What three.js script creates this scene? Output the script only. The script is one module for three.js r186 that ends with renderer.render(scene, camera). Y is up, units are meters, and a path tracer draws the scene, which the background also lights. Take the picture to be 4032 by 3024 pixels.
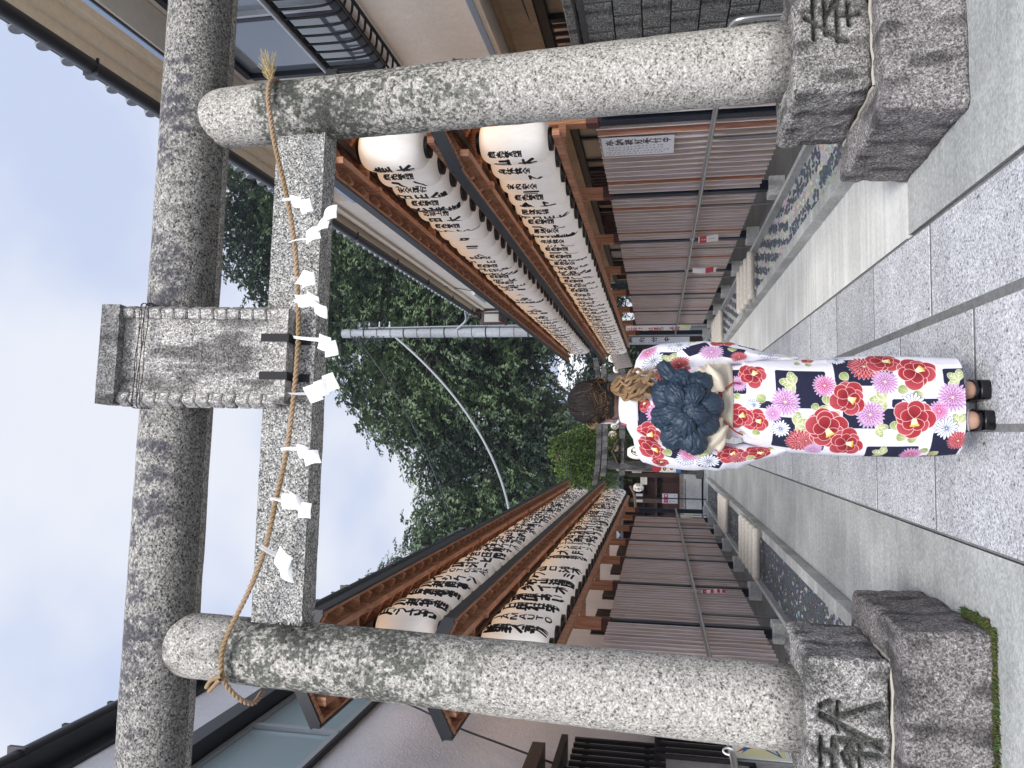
import * as THREE from 'three';
import { RoundedBoxGeometry } from 'three/addons/geometries/RoundedBoxGeometry.js';
import { mergeGeometries, mergeVertices } from 'three/addons/utils/BufferGeometryUtils.js';

// ---------- camera (the phone was held on its side: the picture lies on its right edge) ----------
const scene = new THREE.Scene();
const camera = new THREE.PerspectiveCamera(53.04, 4 / 3, 0.05, 400);
{
  const yaw = 3.4885 * Math.PI / 180, pitch = 10.727 * Math.PI / 180;
  const F = new THREE.Vector3(Math.sin(yaw) * Math.cos(pitch), Math.sin(pitch), -Math.cos(yaw) * Math.cos(pitch));
  const R = new THREE.Vector3(Math.cos(yaw), 0, Math.sin(yaw)), U = R.clone().cross(F);
  camera.quaternion.setFromRotationMatrix(new THREE.Matrix4().makeBasis(U.clone().negate(), R, F.clone().negate()));
  camera.position.set(0, 1.3, 0);
}
const renderer = new THREE.WebGLRenderer({ antialias: true });
renderer.toneMapping = THREE.LinearToneMapping;
renderer.toneMappingExposure = 1.6;
renderer.shadowMap.enabled = true;

// ---------- numbers ----------
const PI = Math.PI, V3 = THREE.Vector3, V = (x, y, z) => new THREE.Vector3(x, y, z);
let seedState = 12345;
const reseed = (s) => { seedState = s >>> 0; };
const rnd = () => { seedState = (seedState + 0x6d2b79f5) >>> 0; let t = Math.imul(seedState ^ (seedState >>> 15), 1 | seedState); t = (t + Math.imul(t ^ (t >>> 7), 61 | t)) ^ t; return ((t ^ (t >>> 14)) >>> 0) / 4294967296; };
const rr = (a, b) => a + (b - a) * rnd();
const pick = (a) => a[Math.floor(rnd() * a.length) % a.length];
const clamp = (x, a = 0, b = 1) => Math.min(b, Math.max(a, x));
const lerp = (a, b, t) => a + (b - a) * t;
const sstep = (a, b, x) => { const t = clamp((x - a) / (b - a)); return t * t * (3 - 2 * t); };
const hash = (x, y, s) => { let n = (Math.imul(x, 374761393) + Math.imul(y, 668265263) + Math.imul(s, 974634353)) | 0; n = Math.imul(n ^ (n >>> 13), 1274126177); n = Math.imul(n ^ (n >>> 15), 1911520717); return ((n ^ (n >>> 16)) >>> 0) / 4294967296; };
function vn(x, y, px, py, s) {          // value noise that repeats every px, py cells
  const ix = Math.floor(x), iy = Math.floor(y), fx = x - ix, fy = y - iy, u = fx * fx * (3 - 2 * fx), v = fy * fy * (3 - 2 * fy);
  const m = (a, p) => ((a % p) + p) % p, x0 = m(ix, px), x1 = m(ix + 1, px), y0 = m(iy, py), y1 = m(iy + 1, py);
  return lerp(lerp(hash(x0, y0, s), hash(x1, y0, s), u), lerp(hash(x0, y1, s), hash(x1, y1, s), u), v);
}
function fbm(x, y, oct, px, py, s) { let a = .5, t = 0, n = 0; for (let i = 0; i < oct; i++) { t += a * vn(x, y, px, py, s + i * 17); n += a; x *= 2; y *= 2; px *= 2; py *= 2; a *= .5; } return t / n; }
const hash3 = (x, y, z, s) => hash(x + Math.imul(z, 7919), y - Math.imul(z, 104729), s);
function vn3(x, y, z, s = 1) {
  const ix = Math.floor(x), iy = Math.floor(y), iz = Math.floor(z), fx = x - ix, fy = y - iy, fz = z - iz, u = fx * fx * (3 - 2 * fx), v = fy * fy * (3 - 2 * fy), w = fz * fz * (3 - 2 * fz);
  const q = (c) => lerp(lerp(hash3(ix, iy, c, s), hash3(ix + 1, iy, c, s), u), lerp(hash3(ix, iy + 1, c, s), hash3(ix + 1, iy + 1, c, s), u), v);
  return lerp(q(iz), q(iz + 1), w);
}

// ---------- sky and sun: bright thin overcast ----------
{
  const W = 1024, H = 512, d = new Float32Array(W * H * 4);
  for (let j = 0; j < H; j++) for (let i = 0; i < W; i++) {
    const up = ((j + .5) / H - .5) * PI, a = ((i + .5) / W - .5) * 2 * PI, y = Math.sin(up), k = 1 / (Math.max(y, 0) + .28), x = Math.cos(a) * Math.cos(up) * k, z = Math.sin(a) * Math.cos(up) * k;
    const c = fbm(x * 2.1 + 40, z * 2.1 + 40, 6, 4096, 4096, 5), t = sstep(.36, .64, c), sa = Math.acos(clamp((Math.cos(a) * Math.cos(up) * -1 + y * 17 + Math.sin(a) * Math.cos(up) * 16) / 23.37, -1, 1)), g = .56 * (y > 0 ? 1 : lerp(1, .3, clamp(-y * 6))) * (1 + .75 * Math.exp(-sa * sa / .55));
    const o = (j * W + i) * 4;
    d[o] = lerp(.66, .935, t) * g; d[o + 1] = lerp(.755, .975, t) * g; d[o + 2] = lerp(1.0, 1.08, t) * g; d[o + 3] = 1;
  }
  const t = new THREE.DataTexture(d, W, H, THREE.RGBAFormat, THREE.FloatType);
  t.mapping = THREE.EquirectangularReflectionMapping; t.magFilter = t.minFilter = THREE.LinearFilter; t.needsUpdate = true;
  scene.background = t; scene.environment = t;
}
const sun = new THREE.DirectionalLight(new THREE.Color(1, .965, .91), 2.0);
sun.position.set(-1, 17, 16); sun.target.position.set(.3, 0, -8); sun.shadow.radius = 40; sun.castShadow = true;
Object.assign(sun.shadow.camera, { left: -30, right: 30, top: 30, bottom: -30, near: .5, far: 90 });
scene.add(sun, sun.target);
scene.fog = new THREE.FogExp2(0xdfe6f2, 0.0009);

// ---------- things, parts, setting ----------
const usedNames = {};
const numbered = (n) => { usedNames[n] = (usedNames[n] ?? -1) + 1; return usedNames[n] ? n + '_' + String(usedNames[n]).padStart(3, '0') : n; };
function tag(o, label, category, group) { Object.assign(o.userData, { label, category }); if (group) o.userData.group = group; return o; }
function thing(name, label, category, x = 0, y = 0, z = 0, turn = 0, group) {
  const o = new THREE.Group(); o.name = numbered(name); o.position.set(x, y, z); o.rotation.y = turn; scene.add(o); return tag(o, label, category, group);
}
function part(parent, name, geo, mat, label) {
  const m = new THREE.Mesh(geo, mat); m.name = name; m.castShadow = m.receiveShadow = true; parent.add(m); if (label) m.userData.label = label; return m;
}
function one(name, label, category, geo, mat, x = 0, y = 0, z = 0, group) {
  const m = new THREE.Mesh(geo, mat); m.name = numbered(name); m.castShadow = m.receiveShadow = true; m.position.set(x, y, z); scene.add(m); return tag(m, label, category, group);
}
function struct(name, geo, mat) { const m = geo ? new THREE.Mesh(geo, mat) : new THREE.Group(); m.name = numbered(name); m.userData.kind = 'structure'; m.receiveShadow = m.castShadow = true; scene.add(m); return m; }
function copyOf(o, label, x, y, z, turn) { const c = o.clone(); c.name = numbered(o.name.replace(/_\d{3}$/, '')); c.userData = { ...o.userData }; if (label) c.userData.label = label; c.position.set(x, y, z); if (turn !== undefined) c.rotation.y = turn; scene.add(c); return c; }
const ORD = ['first', 'second', 'third', 'fourth', 'fifth', 'sixth', 'seventh', 'eighth', 'ninth', 'tenth', 'eleventh', 'twelfth', 'thirteenth', 'fourteenth', 'fifteenth', 'sixteenth', 'seventeenth', 'eighteenth', 'nineteenth'];
const TENS = ['', '', 'twent', 'thirt', 'fort', 'fift'];
const ordinal = (n) => n < 20 ? ORD[n - 1] : n % 10 ? TENS[Math.floor(n / 10)] + 'y-' + ORD[n % 10 - 1] : TENS[n / 10] + 'ieth';

// ---------- shapes ----------
function boxUV(g, s = 1, ou = 0, ov = 0) {             // uv in metres, by the side each face looks to
  g = g.index ? g.toNonIndexed() : g;
  const p = g.attributes.position, uv = new Float32Array(p.count * 2), a = V(), b = V(), c = V();
  for (let i = 0; i < p.count; i += 3) {
    a.fromBufferAttribute(p, i); b.fromBufferAttribute(p, i + 1); c.fromBufferAttribute(p, i + 2);
    const n = b.clone().sub(a).cross(c.clone().sub(a)), ax = Math.abs(n.x), ay = Math.abs(n.y), az = Math.abs(n.z);
    [a, b, c].forEach((q, k) => { const e = ax >= ay && ax >= az ? [q.z, q.y] : ay >= az ? [q.x, q.z] : [q.x, q.y]; uv[(i + k) * 2] = e[0] * s + ou; uv[(i + k) * 2 + 1] = e[1] * s + ov; });
  }
  g.setAttribute('uv', new THREE.BufferAttribute(uv, 2)); return g;
}
const geoCache = new Map();
function boxG(w, h, d, bevel = 0, variant = 0) {
  const key = [w, h, d, bevel, variant].map((x) => x.toFixed(4)).join();
  if (!geoCache.has(key)) geoCache.set(key, boxUV(bevel ? new RoundedBoxGeometry(w, h, d, 1, bevel) : new THREE.BoxGeometry(w, h, d), 1, variant * .37, variant * .61));
  return geoCache.get(key);
}
// a box part placed in world coordinates under a thing that stands (unturned) at its own position
function B(parent, name, mat, x, y, z, w, h, d, { rx = 0, ry = 0, rz = 0, bevel = 0, v = 0, label } = {}) {
  const m = part(parent, name, boxG(w, h, d, bevel, v), mat, label);
  m.position.set(x, y, z); for (let q = parent; q && q !== scene; q = q.parent) m.position.sub(q.position);
  m.rotation.set(rx, ry, rz); return m;
}
const at = (g, x, y, z) => g.translate(x, y, z);
const bar = (x, y, z, w, h, d) => boxUV(new THREE.BoxGeometry(w, h, d)).translate(x, y, z);
function rod(a, b, r, r2 = r, n = 10) {
  const d = b.clone().sub(a), g = new THREE.CylinderGeometry(r2, r, d.length(), n, 1); g.translate(0, d.length() / 2, 0);
  g.applyQuaternion(new THREE.Quaternion().setFromUnitVectors(V(0, 1, 0), d.normalize())); return g.translate(a.x, a.y, a.z);
}
const tube = (pts, r, n = 24, k = 8) => new THREE.TubeGeometry(new THREE.CatmullRomCurve3(pts), n, r, k);
function norm(g) { g = g.index ? g.toNonIndexed() : g; for (const k of Object.keys(g.attributes)) if (!['position', 'normal', 'uv'].includes(k)) g.deleteAttribute(k); if (!g.attributes.uv) g.setAttribute('uv', new THREE.BufferAttribute(new Float32Array(g.attributes.position.count * 2), 2)); return g; }
const merge = (list) => mergeGeometries(list.map(norm));
function strandGeo(pts, r0, r1, sides, colA, colB) {   // tapering strand with a colour along it
  const c = new THREE.CatmullRomCurve3(pts), n = Math.max(6, pts.length * 3), g = new THREE.TubeGeometry(c, n, 1, sides), p = g.attributes.position, col = new Float32Array(p.count * 3);
  for (let i = 0; i <= n; i++) { const t = i / n, o = c.getPointAt(t), r = lerp(r0, r1, t) * (1 - .75 * Math.max(0, t - .8) / .2);
    for (let j = 0; j <= sides; j++) { const k = i * (sides + 1) + j; p.setXYZ(k, o.x + (p.getX(k) - o.x) * r, o.y + (p.getY(k) - o.y) * r, o.z + (p.getZ(k) - o.z) * r); for (let q = 0; q < 3; q++) col[k * 3 + q] = lerp(colA[q], colB[q], t); } }
  g.setAttribute('color', new THREE.BufferAttribute(col, 3)); return g.toNonIndexed();
}
function loft(rings, uvf, closedRing = true) {          // rings: arrays of equally many points
  const n = rings[0].length, pos = [], uv = [], idx = [];
  rings.forEach((r, i) => { for (let j = 0; j < n; j++) { pos.push(r[j].x, r[j].y, r[j].z); const q = uvf ? uvf(i, j, r[j]) : [j / (n - 1), i / (rings.length - 1)]; uv.push(q[0], q[1]); } });
  for (let i = 0; i < rings.length - 1; i++) for (let j = 0; j < n - 1; j++) { const a = i * n + j, b = a + 1, c = a + n, d = c + 1; idx.push(a, b, c, b, d, c); }
  const g = new THREE.BufferGeometry(); g.setAttribute('position', new THREE.Float32BufferAttribute(pos, 3)); g.setAttribute('uv', new THREE.Float32BufferAttribute(uv, 2)); g.setIndex(idx); g.computeVertexNormals();
  if (closedRing) { const N = g.attributes.normal; for (let i = 0; i < rings.length; i++) { const a = i * n, b = a + n - 1, v = V(N.getX(a) + N.getX(b), N.getY(a) + N.getY(b), N.getZ(a) + N.getZ(b)).normalize(); N.setXYZ(a, v.x, v.y, v.z); N.setXYZ(b, v.x, v.y, v.z); } }
  return g;
}
function surfaceNet(f, lo, hi, cell) {                  // mesh of f = 0 (negative inside)
  const nx = Math.ceil((hi[0] - lo[0]) / cell) + 1, ny = Math.ceil((hi[1] - lo[1]) / cell) + 1, nz = Math.ceil((hi[2] - lo[2]) / cell) + 1, F = new Float32Array(nx * ny * nz), id = (i, j, k) => i + nx * (j + ny * k);
  for (let k = 0; k < nz; k++) for (let j = 0; j < ny; j++) for (let i = 0; i < nx; i++) F[id(i, j, k)] = f(lo[0] + i * cell, lo[1] + j * cell, lo[2] + k * cell);
  const vid = new Int32Array(nx * ny * nz).fill(-1), pos = [], idx = [];
  const E = [[0, 1], [2, 3], [4, 5], [6, 7], [0, 2], [1, 3], [4, 6], [5, 7], [0, 4], [1, 5], [2, 6], [3, 7]], C = (c) => [c & 1, (c >> 1) & 1, (c >> 2) & 1];
  for (let k = 0; k < nz - 1; k++) for (let j = 0; j < ny - 1; j++) for (let i = 0; i < nx - 1; i++) {
    const v = []; let m = 0; for (let c = 0; c < 8; c++) { const [a, b, d] = C(c); v[c] = F[id(i + a, j + b, k + d)]; if (v[c] < 0) m++; }
    if (m === 0 || m === 8) continue;
    let x = 0, y = 0, z = 0, n = 0;
    for (const [a, b] of E) if ((v[a] < 0) !== (v[b] < 0)) { const t = v[a] / (v[a] - v[b]), p = C(a), q = C(b); x += lerp(p[0], q[0], t); y += lerp(p[1], q[1], t); z += lerp(p[2], q[2], t); n++; }
    vid[id(i, j, k)] = pos.length / 3; pos.push(lo[0] + (i + x / n) * cell, lo[1] + (j + y / n) * cell, lo[2] + (k + z / n) * cell);
  }
  const quad = (a, b, c, d, flip) => { if (a < 0 || b < 0 || c < 0 || d < 0) return; flip ? idx.push(a, c, b, a, d, c) : idx.push(a, b, c, a, c, d); };
  for (let k = 1; k < nz - 1; k++) for (let j = 1; j < ny - 1; j++) for (let i = 1; i < nx - 1; i++) {
    const s = F[id(i, j, k)] < 0;
    if (s !== F[id(i + 1, j, k)] < 0) quad(vid[id(i, j - 1, k - 1)], vid[id(i, j, k - 1)], vid[id(i, j, k)], vid[id(i, j - 1, k)], !s);
    if (s !== F[id(i, j + 1, k)] < 0) quad(vid[id(i - 1, j, k - 1)], vid[id(i - 1, j, k)], vid[id(i, j, k)], vid[id(i, j, k - 1)], !s);
    if (s !== F[id(i, j, k + 1)] < 0) quad(vid[id(i - 1, j - 1, k)], vid[id(i, j - 1, k)], vid[id(i, j, k)], vid[id(i - 1, j, k)], !s);
  }
  const g = new THREE.BufferGeometry(); g.setAttribute('position', new THREE.Float32BufferAttribute(pos, 3)); g.setIndex(idx); g.computeVertexNormals(); return g;
}
const smin = (a, b, k) => { const h = clamp(.5 + .5 * (b - a) / k); return lerp(b, a, h) - k * h * (1 - h); };
function capsule(x, y, z, a, b, ra, rb) { const dx = b.x - a.x, dy = b.y - a.y, dz = b.z - a.z, px = x - a.x, py = y - a.y, pz = z - a.z, t = clamp((px * dx + py * dy + pz * dz) / (dx * dx + dy * dy + dz * dz + 1e-9)); return Math.hypot(px - dx * t, py - dy * t, pz - dz * t) - lerp(ra, rb, t); }
const ell = (x, y, z, c, r) => { const a = (x - c[0]) / r[0], b = (y - c[1]) / r[1], d = (z - c[2]) / r[2], k = Math.hypot(a, b, d); return (k - 1) * Math.min(r[0], r[1], r[2]); };

// ---------- textures ----------
function tex(w, h, f, srgb = true, rep) {
  const d = new Uint8Array(w * h * 4);
  for (let j = 0; j < h; j++) for (let i = 0; i < w; i++) { const c = f((i + .5) / w, (j + .5) / h), o = (j * w + i) * 4; if (typeof c === 'number') { d[o] = d[o + 1] = d[o + 2] = clamp(c, 0, 255); } else { d[o] = clamp(c[0], 0, 255); d[o + 1] = clamp(c[1], 0, 255); d[o + 2] = clamp(c[2], 0, 255); } d[o + 3] = 255; }
  const t = new THREE.DataTexture(d, w, h); t.wrapS = t.wrapT = THREE.RepeatWrapping; t.magFilter = THREE.LinearFilter; t.minFilter = THREE.LinearMipmapLinearFilter; if (srgb) t.colorSpace = THREE.SRGBColorSpace; if (rep) t.repeat.set(rep[0], rep[1]); t.needsUpdate = true; return t;
}
function cv(w, h, f, srgb = true) { const c = document.createElement('canvas'); c.width = w; c.height = h; const g = c.getContext('2d'); f(g, w, h); const t = new THREE.CanvasTexture(c); t.wrapS = t.wrapT = THREE.RepeatWrapping; if (srgb) t.colorSpace = THREE.SRGBColorSpace; return t; }
const mat = (o) => new THREE.MeshStandardMaterial({ roughness: .85, ...o });
const flat = (hex, roughness = .7, more = {}) => mat({ color: new THREE.Color(hex), roughness, ...more });
const mul = (c, k) => c.map((x) => x * k), mixc = (a, b, t) => a.map((x, i) => lerp(x, b[i], t));
// ---------- materials ----------
const speck = (u, v, n, s) => { const a = vn(u * n, v * n, n, n, s), b = vn(u * n * 2, v * n * 2, n * 2, n * 2, s + 3), c = vn(u * n * .6, v * n * .6, Math.round(n * .6), Math.round(n * .6), s + 9); return a * .55 + b * .45 + (c - .5) * .18; };
const granTex = tex(768, 768, (u, v) => {                 // 1.0 m of pale paving granite
  const q = speck(u, v, 150, 11), d = fbm(u * 6, v * 6, 4, 6, 6, 31); let g = 200 + (q - .5) * 120 + (d - .5) * 34; if (q < .34) g -= (.34 - q) * 260; return [g, g + 1, g + 4];
}, true, [1, 1]);
const stoneTex = tex(768, 768, (u, v) => {                // 0.75 m of weathered dark granite
  const q = speck(u, v, 120, 51), d = fbm(u * 5, v * 5, 5, 5, 5, 71), e = fbm(u * 9, v * 3, 4, 9, 3, 91); let g = 138 + (q - .5) * 180 + (d - .5) * 60; g *= lerp(1, .62, sstep(.5, .72, e)); return [g * 1.0, g * .985, g * .975];
}, true, [1 / .75, 1 / .75]);
const bumpSpeck = tex(512, 512, (u, v) => 255 * clamp(speck(u, v, 100, 51)), false, [1 / .75, 1 / .75]);
const concTex = tex(768, 768, (u, v) => {                 // 2 m of trowelled concrete
  const a = fbm(u * 4, v * 4, 5, 4, 4, 7), b = fbm(u * 160, v * 160, 2, 160, 160, 8), c = fbm(u * 3, v * 30, 3, 3, 30, 12); const g = 190 + (a - .5) * 60 + (b - .5) * 46 + (c - .5) * 22; return [g, g + 1, g];
}, true, [.5, .5]);
const brushTex = tex(512, 512, (u, v) => { const c = vn(u * 3 + fbm(u * 2, v * 20, 3, 2, 20, 4) * .6, v * 46, 3, 46, 12), a = fbm(u * 3, v * 3, 4, 3, 3, 17), b = fbm(u * 120, v * 120, 2, 120, 120, 8), g = 226 + (c - .5) * 24 + (a - .5) * 40 + (b - .5) * 22; return [g, g, g - 2]; }, true, [.5, .5]);
const woodTex = (r, g, b, s, k = 1) => tex(256, 512, (u, v) => { const w = fbm(u * 3, v * 1.5, 3, 3, 2, s), q = Math.sin((u * 9 + w * 5) * PI * 2) * .5 + .5, f = fbm(u * 60, v * 4, 3, 60, 4, s + 5), l = fbm(u * 2, v * 2, 3, 2, 2, s + 8), t = 1 + ((q - .5) * .16 + (f - .5) * .3 + (l - .5) * .36) * k; return [r * t, g * (t * .9 + .1 * t * t), b * t * t]; }, true, [1 / .35, 1 / 1.2]);
const cedarTex = woodTex(172, 124, 90, 3), slatTex = woodTex(226, 206, 198, 23, .45), darkCedar = woodTex(128, 82, 56, 43);
const slatRed = woodTex(188, 130, 104, 63, .9);
const stuccoBump = tex(512, 512, (u, v) => 255 * (fbm(u * 60, v * 60, 3, 60, 60, 5) * .8 + .2 * fbm(u * 8, v * 8, 3, 8, 8, 2)), false, [1 / .8, 1 / .8]);
const grimeTex = (r, g, b, s, k = .1) => tex(384, 384, (u, v) => { const a = fbm(u * 3, v * 2, 5, 3, 2, s), c = fbm(u * 26, v * 3, 4, 26, 3, s + 4), d = fbm(u * 90, v * 90, 2, 90, 90, s + 7), t = 1 + ((a - .5) * 1.1 + (c - .5) * .5 + (d - .5) * .5) * k * 2; return [r * t, g * t, b * t]; }, true, [1 / 3.1, 1 / 3.1]);
const M = {
  paver: [0, 1, 2].map((k) => mat({ map: granTex, bumpMap: bumpSpeck, bumpScale: .002, color: new THREE.Color().setScalar([1, .84, .92][k]), roughness: .8 })),
  mortar: mat({ map: concTex, color: new THREE.Color(.36, .36, .36), roughness: .95 }),
  concrete: mat({ map: concTex, bumpMap: bumpSpeck, bumpScale: .0025, color: new THREE.Color(.88, .89, .87), roughness: .95 }),
  brushed: mat({ map: brushTex, color: new THREE.Color(.98, .98, .95), roughness: .9 }),
  kerb: mat({ map: concTex, color: new THREE.Color(1, 1, .98), roughness: .9 }),
  stone: mat({ map: stoneTex, bumpMap: bumpSpeck, bumpScale: .005, roughness: .92, color: new THREE.Color(.92, .92, .92) }),
  cedar: mat({ map: cedarTex, roughness: .7, color: new THREE.Color(1, .96, .92) }), roofWood: mat({ map: darkCedar, roughness: .7 }),
  slats: [mat({ map: slatTex, roughness: .75, color: new THREE.Color(.9, .9, .92) }), mat({ map: slatTex, roughness: .75, color: new THREE.Color(.8, .77, .78) }), mat({ map: slatRed, roughness: .75 })],
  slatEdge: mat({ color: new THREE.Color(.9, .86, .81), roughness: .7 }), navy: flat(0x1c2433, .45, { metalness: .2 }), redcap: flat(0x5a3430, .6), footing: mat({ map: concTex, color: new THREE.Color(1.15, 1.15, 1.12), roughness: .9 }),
  darkMetal: flat(0x2b2c33, .45, { metalness: .3 }), gutterDark: flat(0x26262b, .4, { metalness: .2 }), gutterBrown: flat(0x3f302e, .5), black: flat(0x0d0d10, .5), iron: flat(0x1b1a1f, .6, { metalness: .3 }),
  steel: mat({ color: new THREE.Color(.5, .505, .51), roughness: .3, metalness: .9 }),
  steelMatt: mat({ color: new THREE.Color(.25, .25, .255), roughness: .5, metalness: .6 }),
  cream: mat({ map: grimeTex(243, 231, 216, 3, .04), bumpMap: stuccoBump, bumpScale: .003, roughness: .95 }), creamTrim: mat({ map: grimeTex(232, 216, 192, 13, .07), roughness: .9 }),
  white: mat({ map: grimeTex(243, 241, 244, 23, .04), bumpMap: stuccoBump, bumpScale: .006, roughness: .95 }), soffit: mat({ map: grimeTex(150, 136, 124, 33, .1), roughness: .9 }),
  tan: mat({ map: grimeTex(168, 148, 124, 43, .12), roughness: .85 }),
  glass: new THREE.MeshPhysicalMaterial({ color: new THREE.Color(.16, .19, .21), roughness: .08, metalness: 0, clearcoat: 1, clearcoatRoughness: .03 }),
  frost: new THREE.MeshPhysicalMaterial({ color: new THREE.Color(.42, .54, .57), roughness: .3, clearcoat: .7, clearcoatRoughness: .12 }),
  alum: mat({ color: new THREE.Color(.52, .53, .55), roughness: .4, metalness: .5 }), trimBlue: flat(0x9fb0c6, .35, { metalness: .3 }),
  block: mat({ map: stoneTex, bumpMap: bumpSpeck, bumpScale: .005, color: new THREE.Color(.66, .68, .66), roughness: .95 }),
  tile: mat({ map: grimeTex(132, 136, 142, 53, .2), roughness: .45 }), tileDark: mat({ map: grimeTex(70, 75, 84, 63, .25), roughness: .45 }),
  straw: mat({ map: woodTex(158, 132, 100, 73, 1.1), roughness: .9 }), paper: flat(0xf4f3f2, .8, { side: THREE.DoubleSide }),
  bamboo: mat({ map: grimeTex(222, 214, 202, 83, .16), roughness: .6 }), moss: mat({ vertexColors: false, color: new THREE.Color(.1, .15, .03), roughness: 1, side: THREE.DoubleSide }),
  pole: mat({ map: grimeTex(156, 160, 166, 93, .2), roughness: .7 }), wire: flat(0x33363c, .6), cable: flat(0x9a9ea2, .6), darkRed: mat({ map: woodTex(62, 31, 29, 13), roughness: .7 }), darkWood: mat({ map: woodTex(70, 54, 46, 33), roughness: .8 }), greyWood: mat({ map: woodTex(128, 118, 108, 53), roughness: .85 }),
};

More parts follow.
